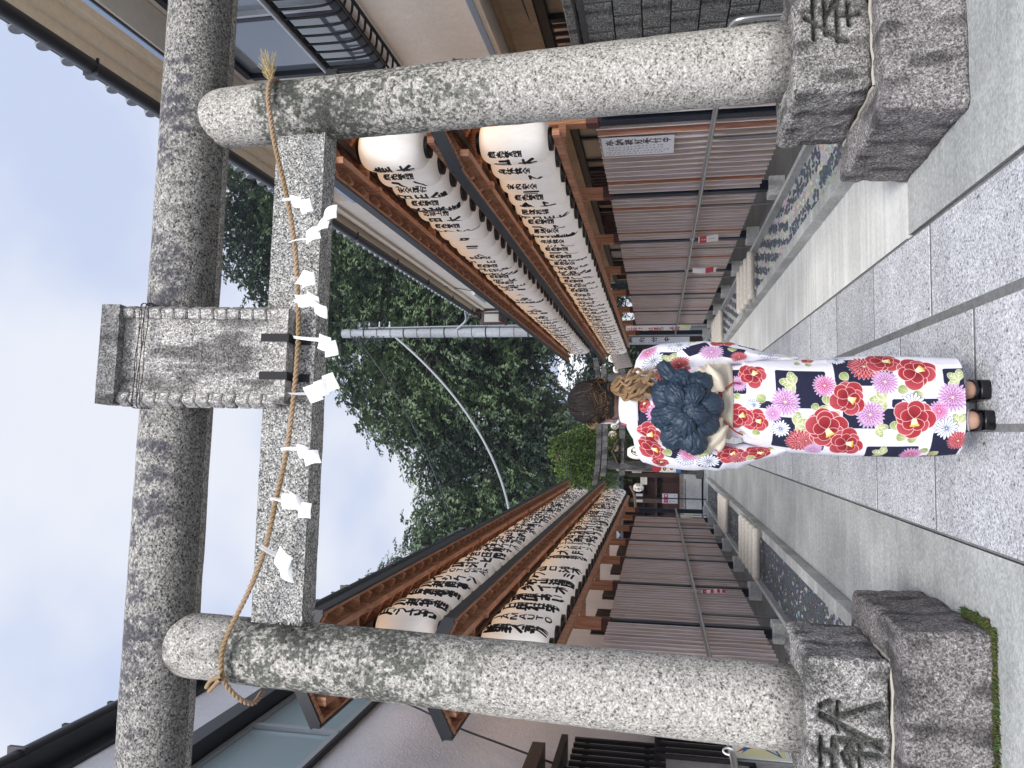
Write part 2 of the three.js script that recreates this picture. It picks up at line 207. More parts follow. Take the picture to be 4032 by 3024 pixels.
// ---------- lettering: brush strokes on a 16 x 16 grid, two hex digits for a point ----------
const K = {};
for (const [c, s] of Object.entries({
  一: '18e8', 上: '818d 87d7 1ded', 中: '3434d4da3a34 818f', 日: '41c1ce4e41 48c8', 月: '414a2f 41d1df 45d5 49d9', 田: '22d2de2e22 828e 28d8', 山: '818d 363ded d6dd', 川: '323a1f 828d d2df', 木: '15e5 818f 861d 86ed', 本: '14e4 818f 851c 85ec 5bbb', 平: '22d2 4357 c3a7 19e9 828f', 正: '22d2 828d 88d8 474d 1ded', 子: '32c2 c284 848d5c 18e8', 口: '34d4dc3c34',
  全: '8117 81e7 58b8 4bcb 2ede 888e', 安: '8082 2623e3e6 7549cf b73f 18f8', 家: '8082 2623e3e5 37c7 867a3b 799c8e6f 8b3e c89a9bef', 内: '2f25e5ee 825a3d 87cd', 身: '8062 43c3cf9d 434b 46c6 49c9 1bdb c72f', 体: '5018 454f 74f4 a1af a65d a6fd 8ccc', 健: '4017 353f 83d3d7 65f5 87d7 a1ac 8ada 7cfc 644b6f 5aef', 行: '6116 662a 4a4f 84e4 78f8 c8cfae', 売: '8085 23d3 45b5 2a27e7ea 6a5c2f aaaeeeec', 繁: '2282 4125 2581 6167 1585 3767 a2f2 b095 e2a7 b3e7 9837 7ab9 5bcb 8b8f 5d4f bdcf', 盛: '32d2 32273 4585 a1a5c8e9 d0e1 e4b8 3f3adadf 7a7f aaaf 1fef', 開: '1f11 1161 6166 1363 1666 9196 91e1 e1ed 93e3 96e6 58b8 4bcb 686b4f a8af', 運: '2143 1636 363b1d 2c5eff 6563e3e5 75d5 87c7ca8a87 88c8 6cec a4ae', 招: '1464 414e2d 1b67 82d2c7a6 a268 89d9de8e89', 福: '3032 15541b 484f 486b 81e1 93d3d69693 78e8ee7e78 b8be 7beb', 技: '1464 414e2d 1b67 83f3 b1b7 87d77f 98ef', 芸: '13e3 5155 b1a5 37c7 1aea 8a4ede acee', 達: '2143 1636 363b1d 2c5eff 73d3 a1a5 65e5 87d7 79d9 6beb a7ae', 厄: '21e1 212a1f 55c5c9a9 555eeeec', 除: '1f11 1151 514456 5659 5938 a175 a1f6 86d6 7aea a6ae 8c7e cbed', 祈: '3032 15541b 484f 486b e182 828a6f 87f7 b7bf', 願: '1171 111a0f 3363673733 3565 494c 3a2d 6a7d 81f1 b1a3 83e3eb8b83 85e5 88e8 9b7f cbef', 職: '0161 111c 515f 1454 1757 0c6a 72a2 64a4 66a6 68a8ad6d68 6aaa b1b9ef e7ba d2e3', 場: '1565 313d 0e6b 82d2d68682 84d4 68f8 986d 8adadf be9f', 商: '8083 22e2 5255 b2b5 2f25e5ef 7658 96b8 5abacd5d5a',
  う: '61a2 2576b5d8ca6f', さ: '25d4 71bb 3a4eae', ぎ: '24b3 36c5 61bb 3a4eae d0e2', い: '323b6d c3da', あ: '25c4 716d c45d2d3a8ae9db9f', け: '313d c1cb9f 75f5', イ: 'd127 878f', シ: '3254 2637 3d9be4', ケ: '5127 45e5 b58f', ン: '3466 3ed9e4', ミ: '53c5 57b9 3cde', ド: '515f 57ca a1b3', リ: '424a c1c95f', ヤ: '16e4c8 518f', サ: '15f5 515a b1b97f', ヒ: '414dedec c348', ク: '5127 52d2b86f', マ: '23e388 6aad', ス: '33c32f 89df',
  越: '1363 4147 0777 474c 4a6a 2a1e 2cff 838a b1badced e4b9 83e3 d0e1', 物: '2214 1464 414f 0b79 a174 94e4edcd b46a e47e', 産: '8082 23d3 6256 a2b6 16e6 161b0f 6938 59d9 5ccc 3fef 898f', 色: '6126 51b196 36d6dada3a 363eeeec 868a', 看: 'd031 25e5 17f7 832f 48d8df4f48 4ada 4cdc', 板: '0464 313f 350b 3567 72f2 727a5f 75d57f 97ef', 堂: '8084 4153 c1a3 1725e5e7 47b7ba4a47 3cdc 8a8f 1fef', 事: '12e2 808f6e 44c4c64644 28d8dc 1afa 2cdc', 原: '11e1 111a0f 8264 54c4ca5a54 57c7 8a8f6e 5c2f bcee', 浩: '1223 0718 0f4a 8164 74e4 a1a8 58f8 7bdbdf7f7b', 会: '8017 80f7 58b8 2bdb 8b4ede acee', 計: '3040 1363 1656 1959 1b5b5f1f1b 76f6 b1bf', 務: '1161 6144 1565 353f2e 91748 83e3 86ef a87f 79e9df', 吉: '8186 24e4 47b7 4acacf4f4a', 隆: '1f11 1151 514456 5659 9173 83d375 94fa 7ada 7cdc 6fff a9af', 村: '0464 313f 350b 3567 75f5 c1cfae 8899', 順: '111a0f 313d 515f 71f1 b1a3 83e3eb8b83 85e5 88e8 9b7f cbef', 有: '13e3 710a 5f57c7cfae 5ac a 59c9 5ccc', 株: '0464 313f 350b 3567 9174 84e4 67f7 b1bf b86d b8fd', 興: '4122 222a 2545 62a2aa6a62 7595 7797 b1e1 e1ea b5e5 0bfb 5c2f abef', 住: '5018 454f b0c2 74f4 79e9 6efe b4be', 宅: '8082 2623e3e6 b648 1af9 868eeeec', 栗: '11e1 23d3d82823 6168 a1a8 1aea 888f 8a2f 8aee', 多: '8136 45c572 6455 9759 a6d6 97e71f 8a9b', 杉: '0464 313f 350b 3567 e184 e588 e97f', 造: '2143 1636 363b1d 2c5eff 8264 74e4 a1a7 68f8 7adadd7d7a', 園: '1f11e1ef1f 44c4 8286 37d7 59b9bb5b59 8b4e 9bcd', 油: '1223 0718 0f4a 74e4ee7e74 b1be 79e9', 金: '8017 80f7 58b8 3aca 888e 5b6d bbac 1fef', 道: '2143 1636 363b1d 2c5eff 8193 c1b3 65f5 77e7ed7d77 79e9 7beb', 振: '1464 414e2d 1b67 72f2 727a5f 95e5 78f8 989e b8ef', 社: '3032 15541b 484f 486b 86e6 b1be 7efe', 神: '3032 15541b 484f 486b 83e3eb8b83 87e7 b1bf',
  熊: '3114 14656 1656 26262d 1c16666c 1868 1a6a 8187 e284 97d6 989cecdb e99b 2d1f 5d6f 9daf ddef', 野: '11717717 1171 1474 414c 0878 0c7b 92e2c5 a4c6 87f7ea b7bf9e', 奉: '23d3 36c6 19e9 811b 86fb 5cbc 8a8f', 献: '1171 4144 0f04747f 2746 6857 1868 1a6a 474e 95f5 c16f c6ff e1f3', 納: '4224 2454 5127 2757 4a4f 2b1e 5b6d 7f75f5fe b1b5 b58b b7db', 提: '1464 414e2d 1b67 82d2d68682 84d4 68f8 a8ae abdb 7a5f 8cff', 灯: '4148 481f 487f 1528 6679 83f3 b3be8e', 受: 'd131 3355 7485 b395 1a17f7f9 48b83f 5aef', 付: '5018 454f 75f5 c1cfae 8799', 昌: '41c1c64641 43c3 28e8ef2f28 2bdb', 満: '1223 0718 0f4a 73f3 9195 d1d5 6f68f8fe a5ae 8adb', け_: '', 作: '5018 454f a174 95f5 a5af a8e8 acec', 所: '1161 2373 3363672f 91e1 a1a87f 86f6 c6cf', 北: '515f 1545 0d5b 919eeeec e4a7', 大: '15e5 816b1f 86bbef', 名: '8126 51b13a 46689 49d9df4f49', 酒: '1223 0718 0f4a 62f2 7575 7ef5fe 9294 c2c4 7bfb 7fff',
})) K[c] = s.split(' ').filter((q) => q.length > 3).map((q) => q.match(/../g).map((p) => [parseInt(p[0], 16) / 15, parseInt(p[1], 16) / 15]));
const mincho = (g, c, x, y, s, w) => {                     // one character centred on x, y
  if (!K[c]) { if (c !== ' ') { g.font = 'bold ' + Math.round(s * 1.05) + 'px sans-serif'; g.textAlign = 'center'; g.textBaseline = 'middle'; g.save(); g.translate(x, y); g.scale(/[A-Z]/.test(c) ? 1.7 : 1, 1.08); g.fillText(c, 0, 0); g.restore(); } return; }
  g.lineCap = 'round'; g.lineJoin = 'round';
  for (const st of K[c]) { const dx = Math.abs(st[1][0] - st[0][0]), dy = Math.abs(st[1][1] - st[0][1]); g.lineWidth = s * w * (dx > dy * 2 ? .82 : 1.12); g.beginPath(); st.forEach(([a, b], i) => g[i ? 'lineTo' : 'moveTo'](x + (a - .5) * s * .94, y + (b - .5) * s * .94)); g.stroke(); }
};
const column = (g, text, x, y, s, w = .12, gap = 1.04) => [...text].forEach((c, i) => mincho(g, c, x, y + i * s * gap + s / 2, s, w));
const scribble = (g, x, y, s, n, w = 1) => { g.lineWidth = w; g.lineCap = 'round'; for (let i = 0; i < n; i++) { const yy = y + i * s * 1.1; for (let k = 0; k < 4; k++) { g.beginPath(); const a = rnd() < .5; g.moveTo(x + rr(-.4, 0) * s, yy + rr(0, .8) * s); g.lineTo(x + (a ? rr(.1, .45) : rr(-.3, .2)) * s, yy + rr(.1, .95) * s); g.stroke(); } } };

// ---------- ground ----------
const CX = .27;                                             // the middle of the path
{
  const ground = struct('ground', boxUV(new THREE.PlaneGeometry(300, 300).rotateX(-PI / 2)), M.concrete); ground.position.set(0, -.06, -60);
  const pave = struct('pavement', null); pave.userData.kind = 'structure'; pave.position.set(CX, 0, -11);
  const bed = B(pave, 'mortar_bed', M.mortar, .285, -.026, -11.2, 1.495, .05, 23.6);
  reseed(77);
  const cols = [[-.46, .022, 0], [.038, .538, .5], [.566, 1.028, 0]];
  for (const [x0, x1, off] of cols) for (let k = 0; k < 24; k++) {
    const z1 = .6 - k + off, z0 = z1 - 1, g = .013; if (z1 < -22.9) continue;
    const m = B(pave, 'paver', M.paver[Math.floor(rnd() * 3)], (x0 + x1) / 2, -.02 + rr(-.0015, .0015), (z0 + z1) / 2 - .6 + .6 - .6, x1 - x0 - g, .044, 1 - .024, { bevel: .004, v: k % 5 });
    m.position.z = (z0 + z1) / 2 - .6 + 11;
  }
  const rough = struct('forecourt_concrete', merge([bar(-2.97, -.025, -1.0, 5.0, .05, 7.2), bar(3.55, -.025, -.85, 5.0, .05, 6.94)]), M.concrete);
  const left = struct('concrete_strip', bar(-.805, -.026, -13.6, .67, .05, 17.98), M.concrete), right = struct('concrete_strip', bar(1.375, -.024, -13.4, .672, .05, 18.1), M.brushed);
  const far = struct('forecourt_far', bar(.3, -.03, -30.1, 40, .05, 15), M.concrete);
  // thin crack in the forecourt beside the right plinth
  // kerbs
  for (const s of [-1, 1]) {
    const kb = struct('kerb', null); kb.position.set(CX + s * 1.46, 0, -12.5);
    for (let k = 0; k < 24; k++) B(kb, 'kerb_stone', M.kerb, CX + s * 1.465, .02 + rr(-.002, .002), -4.72 - .66 * k, .1, .15, .652, { bevel: .008, v: k % 4 });
    struct('pebble_bed', bar(CX + s * 1.785, 0, -12.5, .53, .12, 16.2), M.concrete);
    struct('edging_strip', bar(CX + s * 2.06, .03, -12.5, .05, .2, 16.2), M.kerb);
    struct('rack_footway', bar(CX + s * 2.6, .02, -12.6, 1.02, .08, 16.6), M.mortar);
  }
}
{ // pebbles set in the beds: instanced, uncountable
  const pg = new THREE.IcosahedronGeometry(1, 1), pm = mat({ roughness: .45, color: 0xffffff });
  const beds = (name, list) => { const m = new THREE.InstancedMesh(pg, pm, list.length), q = new THREE.Object3D(), c = new THREE.Color(); list.forEach(([x, z, r, col], i) => { q.position.set(x, .06 + r * .12, z); q.rotation.set(rr(-.3, .3), rr(0, 6), rr(-.3, .3)); q.scale.set(r * rr(.7, 1), r * rr(.4, .6), r * rr(.9, 1.35)); q.updateMatrix(); m.setMatrixAt(i, q.matrix); m.setColorAt(i, c.setRGB(...col.map((v) => v * rr(.7, 1.25)))); }); m.name = name; m.userData.kind = 'stuff'; m.castShadow = m.receiveShadow = true; scene.add(m); return m; };
  reseed(5); const L = [], Rr = [];
  for (let z = -5.0; z > -20; z -= .034) for (let x = -1.76; x < -1.27; x += .034) { if (rnd() < (z > -6.2 ? .42 : .82)) L.push([x + rr(-.012, .012), z + rr(-.012, .012), rr(.016, .026), rnd() < .06 ? [.4, .41, .42] : [.085, .095, .11]]); }
  const m = beds('pebbles', L); tag(m, 'dark blue grey pebbles set upright in the left-hand bed', 'pebbles');
  for (let z = -4.7; z > -20; z -= .036) for (let x = 1.8; x < 2.29; x += .034) {
    const b = (x - 1.8) / .49, zone = Math.floor((-z - 4.7) / 1.5); let col, dens = .8;
    if (zone === 0) { col = b > .74 ? [.5, .37, .35] : b > .42 ? [.52, .51, .47] : b > .16 ? [.1, .12, .15] : [.35, .35, .34]; if (b < .16) dens = .45; }
    else if (zone === 1) { col = b > .6 ? [.07, .085, .12] : b > .3 ? [.5, .49, .46] : [.08, .1, .13]; dens = .36; }
    else { col = Math.sin(x * 40 + z * 9) > .2 ? [.5, .49, .46] : [.08, .1, .13]; dens = .55; }
    if (rnd() < dens) Rr.push([x + rr(-.01, .01), z + rr(-.01, .01), rr(.014, .024), col]);
  }
  tag(beds('pebbles_001', Rr), 'white, pink and navy pebbles laid in patterned bands in the right-hand bed', 'pebbles');
}
{ // peeled bamboo poles lying across the pebble beds
  const bam = (r, len) => { const p = []; for (let i = 0; i <= 24; i++) { const t = i / 24, y = (t - .5) * len; p.push(new THREE.Vector2(r * (1 + .08 * (Math.abs((t * 4) % 1 - .5) < .04 ? 1 : 0)) * (i === 0 || i === 24 ? .82 : 1), y)); } p.unshift(new THREE.Vector2(0, -len / 2)); p.push(new THREE.Vector2(0, len / 2)); return new THREE.LatheGeometry(p, 14).rotateZ(PI / 2); };
  const g = bam(.047, .6); const sets = [[-1, -9.55, 5, .36], [-1, -13.7, 4, .36], [1, -9.9, 4, .4], [1, -14.6, 5, .4]]; let first;
  for (const [s, z0, n, d] of sets) for (let k = 0; k < n; k++) {
    const label = `peeled white bamboo pole lying across the ${s < 0 ? 'left' : 'right'} pebble bed, ${ordinal(k + 1)} of the ${z0 > -11 ? 'nearer' : 'farther'} set`, x = CX + s * 1.69, z = z0 - k * d;
    if (!first) { first = one('bamboo_pole', label, 'bamboo pole', g, M.bamboo, x, .16, z, 'bamboo poles across the pebble beds'); first.rotation.set(0, .02, 0); } else copyOf(first, label, x, .16 + .003 * k, z, rr(-.04, .04));
  }
}
// ---------- the stone gate ----------
{
  const gate = thing('torii_gate', 'tall weathered granite torii gate with round posts and crossbeams framing the path', 'torii gate', .3, 0, -3.9, .047);
  const inv = (p) => p;
  const pillarTex = (s) => tex(512, 1472, (u, v) => {          // 1.1 m round, 3.2 m high, v upwards
    const a = vn(u * 256, v * 736, 256, 736, s), b = vn(u * 140, v * 400, 140, 400, s + 1), c = vn(u * 70, v * 200, 70, 200, s + 2), q = a * .45 + b * .4 + c * .15;
    let col = [176, 172, 165].map((x) => x + (q - .5) * 165); if (q < .36) col = mul(col, 1 - (.36 - q) * 2.2);
    const big = fbm(u * 4, v * 11, 5, 4, 11, s + 5), mid = fbm(u * 14, v * 40, 4, 14, 40, s + 8), fine = fbm(u * 70, v * 204, 2, 70, 204, s + 12);
    const up = sstep(.26, .6, v) * (1 - sstep(.86, .9, v)), m = sstep(.40, .6, fine * .46 + mid * .32 + big * .22 + (up - 1) * .2);
    col = mixc(col, [80 + (q - .5) * 80, 82 + (q - .5) * 80, 75 + (q - .5) * 80], m * .84 * up);
    const foot = (1 - sstep(0, .06, v)) * .4; col = mul(col, 1 - foot);
    const dk = sstep(.56, .7, big) * sstep(.5, .9, v) * .35; return mul(col, 1 - dk);
  });
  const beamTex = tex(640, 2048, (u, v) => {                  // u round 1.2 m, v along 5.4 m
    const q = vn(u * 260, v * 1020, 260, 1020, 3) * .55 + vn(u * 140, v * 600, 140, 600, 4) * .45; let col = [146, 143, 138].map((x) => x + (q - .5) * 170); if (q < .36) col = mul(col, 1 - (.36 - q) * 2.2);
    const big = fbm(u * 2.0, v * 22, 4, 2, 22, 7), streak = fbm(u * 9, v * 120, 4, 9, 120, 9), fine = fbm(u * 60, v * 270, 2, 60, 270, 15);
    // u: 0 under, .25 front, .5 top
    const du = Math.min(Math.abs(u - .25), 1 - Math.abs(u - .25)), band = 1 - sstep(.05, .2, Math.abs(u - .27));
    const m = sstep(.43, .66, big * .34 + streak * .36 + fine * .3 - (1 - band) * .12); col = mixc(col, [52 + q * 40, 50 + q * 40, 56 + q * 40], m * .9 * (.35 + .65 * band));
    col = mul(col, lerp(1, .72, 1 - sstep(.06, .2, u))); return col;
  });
  const rough = (g, a, s) => { const p = g.attributes.position, n = g.attributes.normal; for (let i = 0; i < p.count; i++) { const k = (vn3(p.getX(i) * 9, p.getY(i) * 9, p.getZ(i) * 9, s) - .5) * a + (vn3(p.getX(i) * 30, p.getY(i) * 30, p.getZ(i) * 30, s + 1) - .5) * a * .5; p.setXYZ(i, p.getX(i) + n.getX(i) * k, p.getY(i) + n.getY(i) * k, p.getZ(i) + n.getZ(i) * k); } g.computeVertexNormals(); return g; };
  const speckBump = tex(512, 512, (u, v) => 255 * clamp(speck(u, v, 80, 52)), false);
  const bumpFor = (a, b) => { const t = speckBump.clone(); t.repeat.set(a, b); return t; };
  for (const s of [-1, 1]) {
    const rings = []; for (let i = 0; i <= 84; i++) { const r = [], dome = i > 66 ? (i - 66) / 18 : 0, y = i <= 66 ? -1.62 + 3.08 * i / 66 : 1.46 + .165 * Math.sin(dome * PI / 2), rad = lerp(.19, .166, clamp((y + 1.62) / 3.08)) * (dome ? Math.pow(Math.cos(dome * PI / 2 * .995), .75) : 1); for (let j = 0; j <= 72; j++) { const a = j / 72 * 2 * PI + (s > 0 ? 1 : 1.6); r.push(V(Math.sin(a) * rad, y, Math.cos(a) * rad)); } rings.push(r); }
    const g = rough(loft(rings, (i, j) => [j / 72, (rings[i][0].y + 1.62) / 3.25]), .006, 5 + s);
    const m = part(gate, 'pillar', g, mat({ map: pillarTex(20 + s * 7), bumpMap: bumpFor(2, 6), bumpScale: .003, roughness: .92 }), s < 0 ? 'left pillar, dark lichen above and pale below' : 'right pillar, mottled grey above and pale below');
    m.position.set(s * 1.515, 2.265, .025); m.rotation.z = s * .031;
  }
  {
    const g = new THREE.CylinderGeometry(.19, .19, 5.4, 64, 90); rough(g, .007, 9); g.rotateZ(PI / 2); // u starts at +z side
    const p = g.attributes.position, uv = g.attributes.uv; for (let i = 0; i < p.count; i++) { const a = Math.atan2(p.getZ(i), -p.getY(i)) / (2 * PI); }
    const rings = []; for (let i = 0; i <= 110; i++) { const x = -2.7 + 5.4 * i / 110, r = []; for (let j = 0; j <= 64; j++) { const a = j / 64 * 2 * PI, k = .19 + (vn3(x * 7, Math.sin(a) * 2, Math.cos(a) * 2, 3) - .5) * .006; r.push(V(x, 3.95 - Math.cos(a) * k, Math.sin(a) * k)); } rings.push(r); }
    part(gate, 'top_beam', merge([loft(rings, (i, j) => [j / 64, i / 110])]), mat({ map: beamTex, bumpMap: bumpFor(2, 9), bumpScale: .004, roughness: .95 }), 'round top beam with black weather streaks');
  }
  part(gate, 'tie_beam', boxUV(rough(new THREE.BoxGeometry(2.76, .285, .15, 90, 10, 5), .007, 13)), mat({ map: (() => { const t = tex(768, 768, (u, v) => { const q = speck(u, v, 130, 151), d = fbm(u * 5, v * 5, 5, 5, 5, 171); let g = 150 + (q - .5) * 230 + (d - .5) * 46; if (q < .37) g *= 1 - (.37 - q) * 2; return [g, g * .99, g * .97]; }, true, [1 / .8, 1 / .8]); return t; })(), bumpMap: bumpSpeck, bumpScale: .006, roughness: .92 }), 'square lower crossbeam with coarse bush-hammered face').position.set(0, 3.245, 0);
  // moss in the joints of tie beam and pillars
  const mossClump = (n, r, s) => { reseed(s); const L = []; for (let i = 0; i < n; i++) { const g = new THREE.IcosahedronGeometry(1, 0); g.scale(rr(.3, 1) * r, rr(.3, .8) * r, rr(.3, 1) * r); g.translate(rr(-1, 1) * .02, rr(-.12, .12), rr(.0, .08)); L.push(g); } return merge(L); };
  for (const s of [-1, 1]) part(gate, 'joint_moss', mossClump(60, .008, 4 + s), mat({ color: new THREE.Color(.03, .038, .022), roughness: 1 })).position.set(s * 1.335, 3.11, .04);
  // mortised stone plaque
  const pl = new THREE.Group(); pl.name = 'plaque'; pl.position.set(.065, 3.235, .115); pl.rotation.set(.13, 0, .0); gate.add(pl); pl.userData.label = 'tall carved stone name plaque with scalloped frame and weathered top';
  const plaqueMat = mat({ map: (() => { const t = stoneTex.clone(); return t; })(), bumpMap: bumpSpeck, bumpScale: .004, roughness: .92, color: new THREE.Color(1.5, 1.48, 1.44) });
  const panelBump = cv(512, 1024, (g) => { g.fillStyle = '#888'; g.fillRect(0, 0, 512, 1024); const im = g.getImageData(0, 0, 512, 1024); for (let i = 0; i < im.data.length; i += 4) { const x = (i / 4) % 512, y = Math.floor(i / 2048), k = 128 + (vn(x / 3.2, y / 3.2, 4096, 4096, 3) - .5) * 70; im.data[i] = im.data[i + 1] = im.data[i + 2] = k; } g.putImageData(im, 0, 0); g.strokeStyle = g.fillStyle = 'rgba(255,255,255,1)'; column(g, '熊野', 330, 130, 190, .09, 1.5); column(g, '神社', 170, 330, 190, .09, 1.5); g.strokeStyle = 'rgba(0,0,0,.25)'; }, false);
  const pm = mat({ map: stoneTex.clone(), bumpMap: panelBump, bumpScale: .012, roughness: .92, color: new THREE.Color(1.6, 1.58, 1.54) }); pm.map.repeat.set(.6, 1.1);
  const panel = part(pl, 'inscribed_panel', new THREE.BoxGeometry(.44, .86, .06), pm); panel.position.set(0, .47, -.01);
  const topBar = part(pl, 'frame_rail', boxUV(rough(new THREE.BoxGeometry(.53, .1, .13, 16, 5, 5), .008, 7)), mat({ map: stoneTex, bumpMap: bumpSpeck, bumpScale: .005, color: new THREE.Color(.7, .7, .7), roughness: .95 }), 'dark weathered top rail'); topBar.position.set(0, .945, .015);
  for (const s of [-1, 1]) for (let k = 0; k < 12; k++) { const m = part(pl, 'frame_scallop', boxG(.058, .069, .085, .012, k % 4), plaqueMat); m.position.set(s * .236, .075 + .072 * k, .012 + (k % 2) * .002); m.rotation.y = s * -.35; }
  const lip = part(pl, 'frame_rail', boxUV(rough(new THREE.BoxGeometry(.5, .06, .1, 16, 4, 5), .005, 8)), plaqueMat); lip.position.set(0, .01, .03);
  for (const x of [-.105, .095]) { const b = part(gate, 'iron_bracket', merge([at(boxG(.042, .15, .008).clone(), 0, .05, .062), at(boxG(.042, .008, .12).clone(), 0, -.022, .004), at(boxG(.042, .09, .01).clone(), 0, -.06, -.05)]), M.iron); b.position.set(.065 + x, 3.225, .135); b.rotation.x = .1; }
  for (const [x, z] of [[-.17, .06], [-.06, .02], [.11, .06]]) { }
  const wires = []; for (let k = 0; k < 5; k++) { const y = .76 + k * .011 + (k % 2) * .006, p = []; for (let i = 0; i <= 8; i++) { const t = i / 8; p.push(V(-.275 + .55 * t, y + Math.sin(i * 1.7 + k * 2) * .004 - .015 * t, .066 + (i === 0 || i === 8 ? -.01 : 0))); } wires.push(tube([V(-.278, y, -.05), ...p, V(.278, y - .015, -.05)], .0022, 40, 5)); }
  part(pl, 'tie_wire', merge(wires), M.iron);

  // plinths: rounded blocks with a hammered face, letters cut into the front of the upper one
  const mask = (ch, w, h, x, y, s) => { const c = document.createElement('canvas'); c.width = w; c.height = h; const g = c.getContext('2d'); g.fillStyle = '#000'; g.fillRect(0, 0, w, h); g.strokeStyle = g.fillStyle = '#fff'; if (ch) mincho(g, ch, x, y, s, .085); const d = g.getImageData(0, 0, w, h).data; return (u, v) => { let t = 0; for (let a = -1; a <= 1; a++) for (let b = -1; b <= 1; b++) { const i = clamp(Math.round(u * w) + a * 2, 0, w - 1), j = clamp(Math.round((1 - v) * h) + b * 2, 0, h - 1); t += d[(j * w + i) * 4]; } return t / 9 / 255; }; };
  function stone(w, h, d, round, seed, cut, seg = 70, botFlare = 0) {
    const g = new THREE.BoxGeometry(w, h, d, Math.round(seg * w), Math.round(seg * h), Math.round(seg * d)), p = g.attributes.position, N = g.attributes.normal, col = new Float32Array(p.count * 3).fill(1);
    for (let i = 0; i < p.count; i++) {
      const ox = p.getX(i), oy = p.getY(i), oz = p.getZ(i), cx = clamp(ox, -w / 2 + round, w / 2 - round), cy = clamp(oy, -h / 2 + round, h / 2 - round), cz = clamp(oz, -d / 2 + round, d / 2 - round), n = [ox - cx, oy - cy, oz - cz], l = Math.hypot(...n) || 1;
      for (let q = 0; q < 3; q++) n[q] /= l; const x = cx + n[0] * round, y = cy + n[1] * round, z = cz + n[2] * round;
      const e = (vn3(ox * 6 + seed, oy * 6, oz * 6, 3) - .5) * .022 + (vn3(ox * 22 + seed, oy * 22, oz * 22, 4) - .5) * .011 + (vn3(ox * 55 + seed, oy * 55, oz * 55, 5) - .5) * .006;
      let k = e; const flare = botFlare * Math.max(0, .5 - (oy + h / 2) / h); k += flare * (Math.abs(n[1]) < .5 ? 1 : 0);
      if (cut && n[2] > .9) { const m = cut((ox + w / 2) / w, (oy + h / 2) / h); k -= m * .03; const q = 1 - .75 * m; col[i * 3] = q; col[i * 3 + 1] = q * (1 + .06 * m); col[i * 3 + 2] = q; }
      p.setXYZ(i, x + n[0] * k, y + n[1] * k, z + n[2] * k);
    }
    g.setAttribute('color', new THREE.BufferAttribute(col, 3)); const c = g.attributes.color.clone(), g2 = boxUV(mergeSame(g)); return g2;
  }
  function mergeSame(g) { g.deleteAttribute('uv'); g.deleteAttribute('normal'); const m = mergeVertices(g, 1e-4); m.computeVertexNormals(); return m; }
  const st = (c) => mat({ map: stoneTex, bumpMap: bumpSpeck, bumpScale: .006, roughness: .93, vertexColors: true, color: new THREE.Color(...c) });
  const upL = st([1.0, .99, .97]), upR = st([.9, .88, .86]), loL = st([.66, .63, .63]), loR = st([.8, .77, .77]);
  const W = 384, H = 240;
  for (const s of [-1, 1]) {
    const low = part(gate, 'lower_plinth', stone(.92, .345, .86, .03, s * 5, null, 60, .03), s < 0 ? loL : loR, s < 0 ? 'dark square lower plinth with moss at its foot' : 'chipped stained lower plinth');
    low.position.set(s * 1.535 + (s < 0 ? -.015 : 0), .165, .03); low.rotation.y = -.047 + (s > 0 ? .06 : 0);
    const up = part(gate, 'upper_plinth', stone(.62, .345, .6, .04, s * 9, mask(s < 0 ? '献' : '奉', W, H, s < 0 ? 180 : 225, 120, 190), 170), s < 0 ? upL : upR, s < 0 ? 'upper plinth carved with a large character' : 'upper plinth carved with a large character');
    up.position.set(s * 1.555, .505, .0); up.rotation.y = -.047 + (s > 0 ? .1 : -.02);
    const bead = []; for (const [w, y, d] of [[.6, .335, .58]]) { const p = []; for (let i = 0; i <= 40; i++) { const t = i / 40 * 4, k = Math.floor(t) % 4, f = t - Math.floor(t), q = [[-1, 1], [1, 1], [1, -1], [-1, -1], [-1, 1]]; p.push(V(lerp(q[k][0], q[k + 1][0], f) * (w / 2 + .006), y + Math.sin(i * 2.3) * .004, lerp(q[k][1], q[k + 1][1], f) * (d / 2 + .008))); } bead.push(new THREE.TubeGeometry(new THREE.CatmullRomCurve3(p, false, 'catmullrom', .1), 160, .009, 6)); }
    const bd = part(gate, 'mortar_bead', merge(bead), mat({ color: new THREE.Color(.45, .42, .35), roughness: 1 })); bd.position.set(s * 1.555, .0, 0); bd.rotation.y = up.rotation.y;
    const ring = part(gate, 'mortar_bead', new THREE.TorusGeometry(.192, .008, 6, 60).rotateX(PI / 2), mat({ color: new THREE.Color(.5, .47, .4), roughness: 1 })); ring.position.set(s * 1.565, .678, 0);
  }
}
{ // moss along the foot of the left plinth
  reseed(31); const n = 4200, g = new THREE.ConeGeometry(.0035, .022, 4), m = new THREE.InstancedMesh(g, mat({ color: 0xffffff, roughness: 1 }), n), q = new THREE.Object3D(), c = new THREE.Color();
  for (let i = 0; i < n; i++) { const side = rnd(), k = rnd(), w = (.5 + .5 * vn(k * 14, side > .22 ? 1 : 7, 999, 999, 3)); let x, z; if (side > .2) { x = lerp(-1.72, -.755, k); z = -3.385 + .055 * rr(0, 1) * w; } else { x = -.77 + .045 * rr(0, 1) * w; z = -3.40 - .26 * k; } q.position.set(x, .008 + rr(0, .022) * w, z + (x + .75) * -.0); q.rotation.set(rr(-.9, .9), rr(0, 6), rr(-.9, .9)); q.scale.setScalar(rr(.45, 1.15)); q.updateMatrix(); m.setMatrixAt(i, q.matrix); m.setColorAt(i, c.setRGB(.075 * rr(.4, 1.5), .1 * rr(.4, 1.4), .022)); }
  m.name = 'moss'; m.userData.kind = 'stuff'; scene.add(m); tag(m, 'bright green moss growing along the foot of the left stone plinth', 'moss');
}
